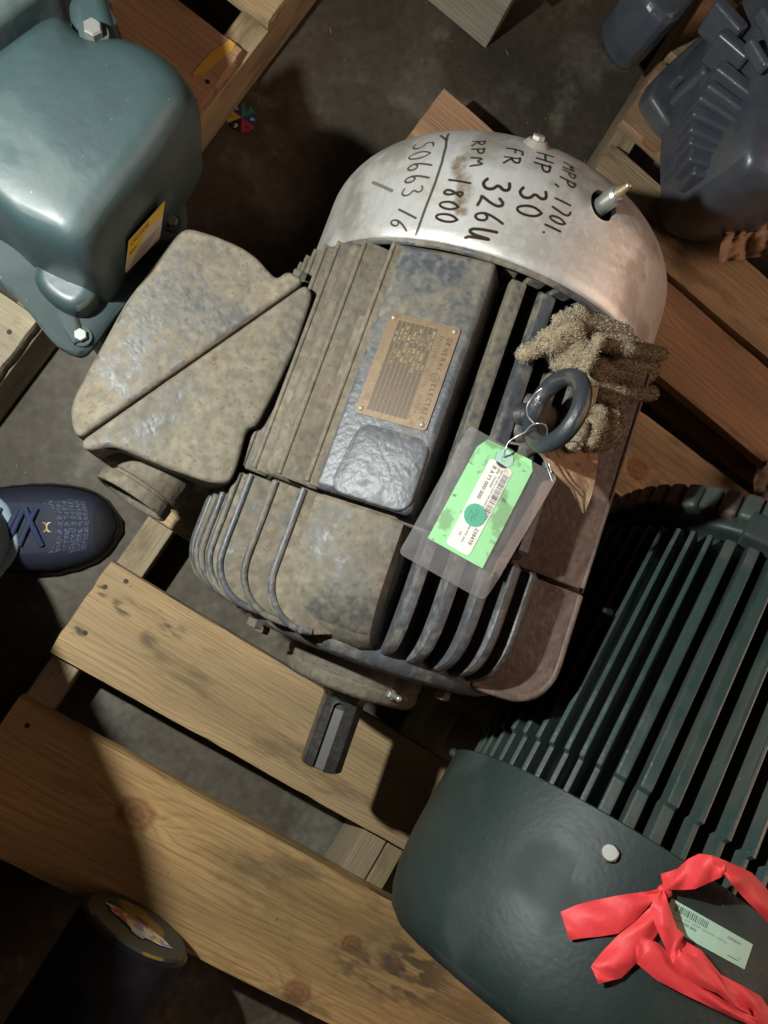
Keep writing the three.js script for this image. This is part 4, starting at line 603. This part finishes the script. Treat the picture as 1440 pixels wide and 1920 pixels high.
// ---------------------------------------------------------------- green motor, upper left (its big terminal box is what shows)
{
  const o = thing('electric_motor', 'glossy teal green motor at the upper left, its bolted terminal box overhanging the dusty motor', 'electric motor', V3(-0.33, DECK, 0.42));
  const Bx = (l, y) => l.map(([x, yy]) => { const p = at(x, yy, y).sub(o.position); return [p.x, p.z]; });
  const fl = [[195, -20], [214, 48], [234, 106], [352, 384], [350, 436], [218, 584], [170, 654], [150, 668], [128, 662], [102, 648], [44, 572], [0, 536], [-140, 420], [-120, 150], [60, -30]];
  { const g = prism(Bx(fl, .268), .252, .268, .005, 4, .02), p = g.attributes.position, x0 = Bx([[150, 668]], .268)[0][0]; for (let i = 0; i < p.count; i++) p.setY(i, p.getY(i) - .26 * Math.min(0, p.getX(i) - x0)); g.computeVertexNormals(); part('flange', boxUV(crease(g, .9), 3), tealFlat, o); }
  const cen = Bx([[150, 330]], .268)[0], shrink = Bx(fl, .268).map(([x, z]) => [mix(cen[0], x, .72), mix(cen[1], z, .72)]);
  part('box_body', boxUV(prism(shrink, .02, .250, .006, 2), 3), tealM, o);
  const dome = [[188, 532], [236, 450], [306, 368], [366, 272], [382, 228], [352, 178], [300, 142], [246, 130], [206, 141], [168, 118], [138, 80], [0, 184], [-140, 290], [-120, 380], [-10, 416], [50, 474], [120, 506]];
  part('dome', boxUV(crease(puff(Bx(dome, .335), [[1.0, .262], [1.0, .335], [.990, .354], [.968, .370], [.935, .382], [.89, .391], [.82, .397], [.72, .400], [.5, .402], [.3, .4024], [.03, .4025]], .030, 0, Bx([[70, 330]], .335)[0]), 1.4), 3), tealM, o, 'bulging glossy cover of the terminal box');
  { const pad = Bx([[128, 10], [196, -26], [214, 48], [233, 108], [186, 124], [140, 78]], .37); part('corner_pad', boxUV(crease(puff(pad, roundTop(.262, .385, .012), .012, 1), 1), 3), tealM, o); }
  const step = Bx([[0, 170], [138, 66], [150, 0], [90, -60], [-200, 60], [-200, 300]], .30); part('side_ledge', boxUV(crease(puff(step, roundTop(.262, .372, .012), .012, 1), .9), 3), tealM, o);
  const blk = Bx([[62, 505], [96, 478], [186, 530], [182, 562], [150, 590], [112, 580], [70, 545]], .29); part('corner_block', boxUV(crease(puff(blk, roundTop(.262, .302, .012), .014, 1), 1.1), 3), tealM, o);
  const ridge = Bx([[104, 548], [150, 600], [158, 640], [140, 648], [84, 560]], .27); part('rib', boxUV(crease(prism(ridge, .262, .278, .005, 3), .9), 3), tealFlat, o);
  for (const [x, y, h, r, hh] of [[176, 62, .392, .0078, .0085], [152, 630, .272, .0066, .006], [322, 416, .272, .0062, .006]]) {
    const g = part('bolt_boss', boxUV(new THREE.CylinderGeometry(r * 1.5, r * 1.9, h - .262, 24), 3), tealFlat, o), p = at(x, y, h).sub(o.position); g.position.set(p.x, (h + .262) / 2, p.z);
    const b = part('bolt', hexBolt(r, hh), x === 176 ? zinc : dullM, o, x === 176 ? 'bright zinc hex bolt' : undefined); b.position.set(p.x, h, p.z); b.rotation.y = x * .7;
  }
  const q = [at(238, 440, .338), at(306, 365, .338), at(297, 436, .285), at(231, 503, .285)].map((p) => p.sub(o.position).add(V3(.004, 0, .004)));
  const st = canvas(512, 256, (x, w, h) => { x.fillStyle = '#b9b0a6'; x.fillRect(0, 0, w, h); x.fillStyle = '#c8a81c'; x.fillRect(0, 0, w, 84); x.fillRect(20, 84, 200, 60); x.fillStyle = '#2a240c'; x.font = 'bold 58px sans-serif'; x.fillText('CAUTION', 40, 62); x.font = 'bold 40px sans-serif'; x.fillText('HIGH', 40, 130); x.fillStyle = '#6a625c'; for (let i = 0; i < 5; i++) x.fillRect(190 - i * 30, 156 + i * 18, 280 - i * 10, 8); });
  const sg = thick([[q[0], q[1]], [q[3], q[2]]], .0004); { const uv = sg.attributes.uv; for (let i = 0; i < uv.count; i++) uv.setY(i, 1 - uv.getY(i)); } part('sticker', sg, std({ map: st, roughness: .5 }), o, 'yellow and white warning sticker');
}

// ---------------------------------------------------------------- grey motor, upper right, and its neighbour
{
  const o = thing('electric_motor', 'glossy grey ribbed motor on the pallet at the upper right', 'electric motor', at(1440, 230, 0));
  const P = (l, y) => l.map(([x, yy]) => { const p = at(x, yy, y).sub(o.position); return [p.x, p.z]; });
  const body = P([[1408, 140], [1402, 190], [1386, 225], [1379, 268], [1382, 308], [1396, 336], [1450, 358], [1560, 360], [1640, 120], [1540, -90], [1440, -60], [1404, 60]], .19);
  part('fan_cover', boxUV(crease(puff(body, [[1, .02], [1, .175], [.985, .192], [.95, .204], [.88, .212], [.5, .216], [.05, .217]], .03), 1.2), 3), greyM, o, 'smooth blue grey end of the motor');
  const core = P([[1330, 60], [1312, 150], [1306, 250], [1310, 330], [1360, 380], [1420, 360], [1420, 60], [1390, 0]], .10); part('frame', boxUV(crease(puff(core, roundTop(.01, .115, .02), .03, 1), 1.2), 3), greyM, o);
  for (const [x0, y0, x1, y1, w, h] of [[1352, 2, 1392, 52, 30, .185], [1358, 60, 1404, 102, 30, .185], [1354, 122, 1410, 168, 32, .178], [1334, 156, 1402, 206, 24, .170], [1318, 178, 1392, 226, 24, .160], [1306, 206, 1388, 244, 30, .155], [1300, 236, 1382, 272, 28, .148], [1298, 262, 1380, 290, 24, .140], [1298, 288, 1384, 314, 34, .134], [1304, 318, 1394, 338, 26, .126], [1322, 346, 1410, 364, 26, .118], [1350, 372, 1430, 384, 24, .11]]) {
    const A = at(x0, y0, h), B = at(x1 + 10, y1 + 6, h + .012), L = A.distanceTo(B), d = B.clone().sub(A).normalize(), m = part('cooling_fin', boxUV(new RoundedBoxGeometry(L, .05, w * .00066, 4, .0055), 3), greyM, o);
    m.quaternion.setFromRotationMatrix(new THREE.Matrix4().makeBasis(d, V3(0, 1, 0).addScaledVector(d, -d.y).normalize(), d.clone().cross(V3(0, 1, 0)).normalize())); m.position.copy(A.add(B).multiplyScalar(.5).sub(o.position)).add(V3(0, -.024, 0));
  }
  for (const [x0, y0, x1, y1] of [[1402, 78, 1434, 132], [1424, 20, 1452, 74]]) { const A = at(x0, y0, .216), B = at(x1, y1, .222), L = A.distanceTo(B), d = B.clone().sub(A).normalize(), m = part('cover_rib', boxUV(new RoundedBoxGeometry(L, .02, .012, 4, .0055), 3), greyM, o); m.quaternion.setFromRotationMatrix(new THREE.Matrix4().makeBasis(d, V3(0, 1, 0).addScaledVector(d, -d.y).normalize(), d.clone().cross(V3(0, 1, 0)).normalize())); m.position.copy(A.add(B).multiplyScalar(.5).sub(o.position)); }
  const foot = puff(P([[1213, 180], [1227, 147], [1257, 117], [1340, 44], [1380, 20], [1390, 130], [1330, 215], [1300, 238], [1276, 257], [1246, 232]], .028), roundTop(.001, .034, .010), .012, 1), hp = P([[1266, 192]], .034)[0];
  part('foot', boxUV(crease(cut(boxUV(foot, 3), boxUV(new THREE.CylinderGeometry(.006, .006, .09, 20).translate(hp[0], .03, hp[1]), 3)), .9), 3), greyM, o, 'grey mounting foot with a small hole');
  const shelf = P([[1262, 150], [1330, 88], [1336, 100], [1296, 138], [1276, 158]], .05); part('foot_rib', boxUV(crease(puff(shelf, roundTop(.03, .062, .006), .006, 1), 1), 3), greyM, o);
  const lug = P([[1308, 128], [1324, 114], [1338, 122], [1336, 148], [1318, 152], [1308, 144]], .10); part('lug', boxUV(crease(puff(lug, roundTop(.03, .112, .008), .006, 1), 1), 3), greyM, o);
  const o2 = thing('machine_casting', 'blue grey painted casting cut off by the top edge beside the grey motor', 'casting', at(1255, -10, .1).setY(DECK));
  const c = prism([[1200, -70], [1212, 0], [1238, 32], [1258, 40], [1284, 26], [1316, -14], [1330, -80]].map(([x, y]) => { const p = at(x, y, .12).sub(o2.position); return [p.x, p.z]; }), 0, .12, .012, 5, .02);
  part('housing', boxUV(crease(c, .9), 3), greyM, o2); const cap = part('cap', boxUV(new THREE.CylinderGeometry(.03, .036, .02, 32), 3), greyM, o2); cap.position.set(0, .13, -.03);
}

// ---------------------------------------------------------------- person, sticker on the floor, dark roller
{
  const toe = at(218, 986, -.105), heelDir = at(-60, 992, -.105).sub(toe).normalize(), a = Math.atan2(-heelDir.z, heelDir.x) + Math.PI;
  const o = thing('person', 'person in blue jeans and a dark navy running shoe standing at the left edge', 'person', V3(toe.x, 0, toe.z), a);
  const L = (p) => o.worldToLocal(p.clone()); o.updateMatrixWorld(true);
  // stations behind the toe: [x, half width, side shift, height]
  const ST = [[-.000, .004, 0, .034], [-.006, .020, 0, .043], [-.016, .032, 0, .050], [-.032, .042, 0, .056], [-.055, .049, .001, .062], [-.085, .0535, .002, .070], [-.115, .0535, .002, .082], [-.145, .050, .001, .097], [-.18, .045, 0, .112], [-.22, .041, 0, .118], [-.26, .038, 0, .112], [-.29, .030, 0, .098], [-.30, .012, 0, .08]];
  const prof = (x) => { for (let i = 0; i < ST.length - 1; i++) if (x <= ST[i][0] && x >= ST[i + 1][0]) { const t = (ST[i][0] - x) / (ST[i][0] - ST[i + 1][0]); return ST[i].map((v, k) => mix(v, ST[i + 1][k], t)); } return ST[0]; };
  const surf = (x, t) => { const [, w0, s, h] = prof(x), w = w0 * 1.13, c = Math.cos(t), n = Math.sin(t); return V3(x, .022 + (h - .022) * Math.pow(Math.max(0, n), .62), s + w * Math.sign(c) * Math.pow(Math.abs(c), .72)); };
  const rows = []; for (let i = 0; i <= 48; i++) { const x = -.30 * Math.pow(i / 48, 1.15), row = []; for (let j = 0; j <= 32; j++) row.push(surf(x, Math.PI * j / 32)); rows.push(row); }
  const shoeTex = canvas(1024, 1024, (x, w, h) => {        // across = side to side, down = from the heel (top) to the toe
    x.fillStyle = '#1d2233'; x.fillRect(0, 0, w, h); const r = rng(8);
    for (let i = 0; i < 26000; i++) { x.fillStyle = r() < .5 ? 'rgba(54,64,92,.35)' : 'rgba(12,14,22,.35)'; x.fillRect(r() * w, r() * h, 2, 4); }
    for (let k = 0; k < 7; k++) for (let m = 0; m < 13; m++) { const y = h - (150 + k * 30 + Math.abs(m - 6) * 3), X = 320 + m * 32, len = 25; if (Math.abs(m - 6) > 7 - k * .4) continue; x.fillStyle = 'rgba(152,162,186,' + (.4 + .3 * r()) + ')'; for (let q = 0; q < 26; q++) x.fillRect(X + r() * len, y - r() * 24, 3, 3); }
    x.fillStyle = '#15171c'; x.beginPath(); x.ellipse(w / 2, h + 40, 640, 170, 0, 0, 7); x.fill(); x.fillRect(0, 0, 100, h); x.fillRect(w - 100, 0, 100, h);
    x.fillStyle = '#2a3042'; x.beginPath(); x.moveTo(330, 380); x.lineTo(694, 380); x.lineTo(660, 690); x.quadraticCurveTo(512, 770, 364, 690); x.closePath(); x.fill();
  });
  const sh = new THREE.Group(); sh.name = 'shoe'; o.add(sh); sh.userData.label = 'dark navy running shoe';
  const g = strip(rows); { const uv = g.attributes.uv, q = 1; for (let i = 0; i < uv.count; i++) uv.setXY(i, uv.getX(i), uv.getY(i)); }
  part('upper', g, std({ map: shoeTex, roughness: .7, bumpMap: woodBump, bumpScale: .0004 }), sh);
  const outline = []; for (let i = 0; i <= 40; i++) { const x = -.30 * i / 40, [, w, s] = prof(x); outline.push([x + .006 * (i === 0), s + w * 1.13 + .004]); } for (let i = 40; i >= 0; i--) { const x = -.30 * i / 40, [, w, s] = prof(x); outline.push([x + .006 * (i === 0), s - w * 1.13 - .004]); }
  part('sole', crease(prism(outline, 0, .026, .006, 4), 1), std({ color: 0x0e0e10, roughness: .35 }), sh);
  { const mid = outline.map(([x, z], i) => [x * 1.006 + .001, z * 1.035 + .0006 * Math.sin(i * 1.9)]); part('sole_edge', crease(prism(mid, .009, .018, .003, 3), 1), std({ color: 0x37322c, roughness: .4 }), sh); }
  const top = (x, z, up = .001) => { const [, w0, s] = prof(x), w = w0 * 1.13; const c = clamp((z - s) / w, -1, 1), t = Math.acos(Math.sign(c) * Math.pow(Math.abs(c), 1 / .72)); return surf(x, t).add(V3(0, up, 0)); };
  const lace = std({ color: 0x2e3856, roughness: .85 });
  for (let i = 0; i < 4; i++) { const x = -.100 - i * .020; part('lace', tube(Array.from({ length: 9 }, (_, k) => { const u = k / 8 - .5; return top(x - .012 * (i % 2 ? u : -u) * 1.6, u * .052, .0026 + .003 * Math.cos(u * 3)); }), .0040, 30, 7), lace, sh); part('lace', tube(Array.from({ length: 9 }, (_, k) => { const u = k / 8 - .5; return top(x - .02 * (u + .5) + .004, u * .05, .0034 + .003 * Math.cos(u * 3)); }), .0036, 30, 7), lace, sh); }
  part('lace', tube([[-.185, .012, .006], [-.168, .03, .010], [-.140, .047, .010], [-.142, .056, .002], [-.165, .052, .003], [-.19, .03, .004]].map(([x, z, u]) => { const p = top(x, clamp(z, -.04, .042), u); p.z = z; return p; }), .0032, 50, 7), lace, sh, 'loose lace loop');
  const gold = std({ color: 0xd9c58c, roughness: .3, metalness: .7 }), arc = (zc, dir) => { const q = []; for (let i = 0; i <= 10; i++) { const t = -1.15 + 2.3 * i / 10; q.push([-.0845 + dir * (.0072 - .0075 * Math.cos(t)), zc + .0068 * Math.sin(t) / .9]); } return q; };
  for (const dir of [1, -1]) { const A = arc(.001, dir); const gg = thick(A.map(([x, z], i) => { const w = .0006 + .0014 * Math.abs(i - 5) / 5; return [top(x - w, z, .0016), top(x + w, z, .0016)]; }), .0006); part('emblem', gg, gold, sh, 'small gold emblem of two crossed arcs'); }
  // trousers: cuff, shin, bent knee, thigh as one surface
  const J = [[at(-82, 1012, -.045), .066], [at(-92, 1010, .0), .052], [V3(-.158, DECK + .13, .918), .060], [V3(-.143, DECK + .35, .922), .068], [V3(-.128, DECK + .52, .927), .076], [V3(-.150, DECK + .585, .924), .080], [V3(-.28, DECK + .60, .908), .086], [V3(-.44, DECK + .63, .889), .095], [V3(-.62, DECK + .665, .868), .106]];
  const curve = new THREE.CatmullRomCurve3(J.map((q) => L(q[0]))), fr = curve.computeFrenetFrames(60), legRows = [];
  for (let i = 0; i <= 60; i++) { const t = i / 60, kk = t * (J.length - 1), k0 = Math.min(J.length - 2, Math.floor(kk)), rad0 = mix(J[k0][1], J[k0 + 1][1], kk - k0), c = curve.getPointAt(t), row = []; for (let j = 0; j <= 32; j++) { const b = j / 32 * Math.PI * 2, f = 1 + .05 * (fbm(j / 32, t, 6, 14, 3, 1101) - .5) * 2; row.push(c.clone().addScaledVector(fr.normals[i], Math.cos(b) * rad0 * f).addScaledVector(fr.binormals[i], Math.sin(b) * rad0 * f)); } legRows.push(row); }
  const leg = part('trouser_leg', strip(legRows), std({ map: tex(256, 256, (u, v) => mix3([120, 142, 160], [168, 186, 196], .5 * fbm(u, v, 90, 90, 2, 1111) + .5 * fbm(u, v, 5, 7, 4, 1115))), roughness: .95, bumpMap: woodBump, bumpScale: .001 }), o, 'faded blue jeans leg');
  { const h = L(at(-82, 1012, -.045)); part('cuff_hem', tube(Array.from({ length: 40 }, (_, i) => { const t = i / 40 * Math.PI * 2, q = .066 + .002 * Math.sin(t * 7); return V3(h.x + q * Math.cos(t), h.y + .003 * Math.sin(t * 5), h.z + q * Math.sin(t)); }), .009, 160, 12, true), leg.material, leg); }
}
{
  const p = at(453, 221, -DECK), r = .0245, o = thing('floor_sticker', 'round numbered sticker of coloured sectors stuck on the dark floor', 'sticker', V3(p.x, .0005, p.z)); 
  const st = canvas(512, 512, (x) => {
    const C = [['#b99a2c', '1', '#2a2414'], ['#3a2c52', '2', '#cfc8d0'], ['#2c7d66', '3', '#123028'], ['#2c3f70', '4', '#d8d2d4'], ['#a82f3c', '5', '#3a1018'], ['#1c1a1c', '6', '#d4cec8']];
    C.forEach(([c, n, t], i) => { const a0 = Math.PI * (1.04 + i / 3 - .20), a1 = a0 + Math.PI / 3; x.fillStyle = c; x.beginPath(); x.moveTo(256, 256); x.arc(256, 256, 256, a0, a1); x.fill(); x.save(); x.translate(256 + 180 * Math.cos(a0 + Math.PI / 6), 256 + 180 * Math.sin(a0 + Math.PI / 6)); x.rotate(a0 + Math.PI / 6 + Math.PI / 2); x.fillStyle = t; x.font = 'bold 104px sans-serif'; x.textAlign = 'center'; x.textBaseline = 'middle'; x.fillText(n, 0, 0); x.restore(); });
  });
  const s = new THREE.Shape(), rr = rng(12); for (let i = 0; i < 72; i++) { const a = i / 72 * Math.PI * 2, k = r * ((i > 11 && i < 16 ? .74 : 1) - .03 * rr()); i ? s.lineTo(k * Math.cos(a), k * Math.sin(a)) : s.moveTo(k, 0); }
  const xd = AX[0].clone().setY(0).normalize(), yd = V3(0, 1, 0).cross(xd).normalize(), g = new THREE.ExtrudeGeometry(s, { depth: .0004, bevelEnabled: false }), uv = g.attributes.uv; for (let i = 0; i < uv.count; i++) uv.setXY(i, uv.getX(i) / r / 2 + .5, uv.getY(i) / r / 2 + .5);
  g.applyMatrix4(new THREE.Matrix4().makeBasis(xd, yd, V3(0, 1, 0))); part('disc', g, std({ map: st, roughness: .6 }), o);
}
{
  const c = at(260, 1733, .075), o = thing('steel_roller', 'dark navy steel roller lying over the front board, torn shiny sticker on its end', 'roller', V3(c.x, 0, c.z), -.02), y = DECK + .075; o.rotation.x = 0; 
  const m = std({ map: tex(256, 256, (u, v) => mix3([22, 26, 40], [44, 40, 44], sstep(.45, .7, fbm(u, v, 6, 6, 4, 1201)))), roughness: .35, metalness: .3 });
  const b = part('barrel', boxUV(crease(lathe([[.065, .004], [.0695, .002], [.0725, .006], [.0725, .6], [.0002, .6]], 72), .6), 4), m, o); b.position.y = y; b.rotation.x = -.13;
  const e = part('end_face', boxUV(crease(lathe([[.0002, .0006], [.050, .0006], [.051, 0], [.066, 0], [.0685, .003]], 72), .5), 4), std({ map: tex(256, 256, (u, v) => mix3([62, 66, 62], [140, 112, 48], sstep(.66, .72, fbm(u, v, 4, 4, 4, 1211)))), roughness: .5, metalness: .2 }), o, 'grey end ring with flakes of yellow paint'); e.position.y = y; e.rotation.x = -.13;
  const s = new THREE.Shape([[-.046, .014], [-.030, .022], [-.012, .022], [-.006, .030], [.008, .026], [.012, .016], [.026, .006], [.040, -.002], [.038, -.008], [.048, -.016], [.034, -.018], [.010, -.016], [-.014, -.008], [-.034, .002]].map((a) => new THREE.Vector2(...a)));
  const g = new THREE.ExtrudeGeometry(s, { depth: .0005, bevelEnabled: false }), uv = g.attributes.uv; for (let i = 0; i < uv.count; i++) uv.setXY(i, uv.getX(i) * 10 + .5, uv.getY(i) * 10 + .5); g.rotateY(Math.PI);
  g.scale(1, 1, 1); const k = part('torn_sticker', g, std({ map: tex(256, 256, (u, v) => { const a = fbm(u, v, 5, 5, 4, 1221), b2 = fbm(u, v, 14, 14, 4, 1231); let c2 = mix3([214, 206, 188], [176, 92, 84], sstep(.52, .62, a)); c2 = mix3(c2, [140, 186, 168], sstep(.55, .66, fbm(u, v, 4, 4, 4, 1241))); c2 = mix3(c2, [222, 196, 60], sstep(.66, .72, b2)); return mix3(c2, [150, 130, 170], sstep(.62, .7, fbm(u, v, 6, 6, 3, 1251))); }), roughness: .4 }), o, 'torn shiny sticker in red, yellow and pale green'); k.position.set(.0, y + .006, -.0014); k.rotation.x = -.13;
}
{
  const r = rng(77), n = 1500, g = new THREE.DodecahedronGeometry(.0011, 0), m = new THREE.InstancedMesh(g, std({ color: 0xffffff, roughness: .95 }), n), q = new THREE.Quaternion(), M = new THREE.Matrix4(), c = new THREE.Color();
  for (let i = 0; i < n; i++) { const p = V3(-.9 + 2.4 * r(), .0006, -.8 + 2.6 * r()), long = r() < .12; q.setFromEuler(new THREE.Euler(r() * .4, r() * 6.3, r() * .4)); const s = .4 + 1.1 * r() * r(); M.compose(p, q, long ? V3(6 * s, .5 * s, .6 * s) : V3(s, s * .7, s)); m.setMatrixAt(i, M); const w = r(); long ? c.setRGB(.32, .24, .13) : c.setRGB(mix(.08, .4, w), mix(.07, .37, w), mix(.055, .3, w)); m.setColorAt(i, c); }
  m.name = 'floor_grit'; m.castShadow = m.receiveShadow = true; m.userData = { label: 'loose grit and small splinters scattered over the concrete floor', category: 'grit', kind: 'stuff' }; scene.add(m);
}
// ---------------------------------------------------------------- the flashlight and an added fill panel, outside the frame
{
  const d = V3(0.22, 0.15, 0.62).sub(LAMP).normalize(), o = thing('flashlight', 'black flashlight held above the pallets, its cluster of small bulbs lit', 'flashlight', LAMP.clone()); o.quaternion.setFromUnitVectors(V3(0, -1, 0), d);
  part('barrel', new THREE.LatheGeometry([[.0001, .02], [.021, .02], [.024, .022], [.024, .05], [.015, .07], [.015, .16], [.0001, .16]].map((a) => new THREE.Vector2(...a)), 40), std({ color: 0x151515, roughness: .4 }), o);
  const em = std({ color: 0xffffff, emissive: new THREE.Color(1, .97, .9), emissiveIntensity: 60 });
  for (let i = 0; i < 6; i++) { const b = part('led_bulb', new THREE.CylinderGeometry(.003, .003, .003, 14), em, o); b.position.set(i ? .013 * Math.cos(i * 1.2566) : 0, .017, i ? .013 * Math.sin(i * 1.2566) : 0); }
  const o2 = thing('fill_panel', 'unseen wide warm fill panel added high to the right of the pallets', 'lamp', fillLight.position.clone()); o2.quaternion.copy(fillLight.quaternion);
  const hs = part('housing', new RoundedBoxGeometry(2.5, 2.5, .08, 2, .01), std({ color: 0x888880, roughness: .6 }), o2); hs.position.z = .08;
  const pn = part('fill_glow', new THREE.PlaneGeometry(2.4, 2.4), std({ color: 0xffffff, emissive: new THREE.Color(1, .66, .49), emissiveIntensity: .5 }), o2); pn.rotation.y = Math.PI; pn.position.z = .02;  // glowing face of the added fill panel
}
renderer.render(scene, camera);
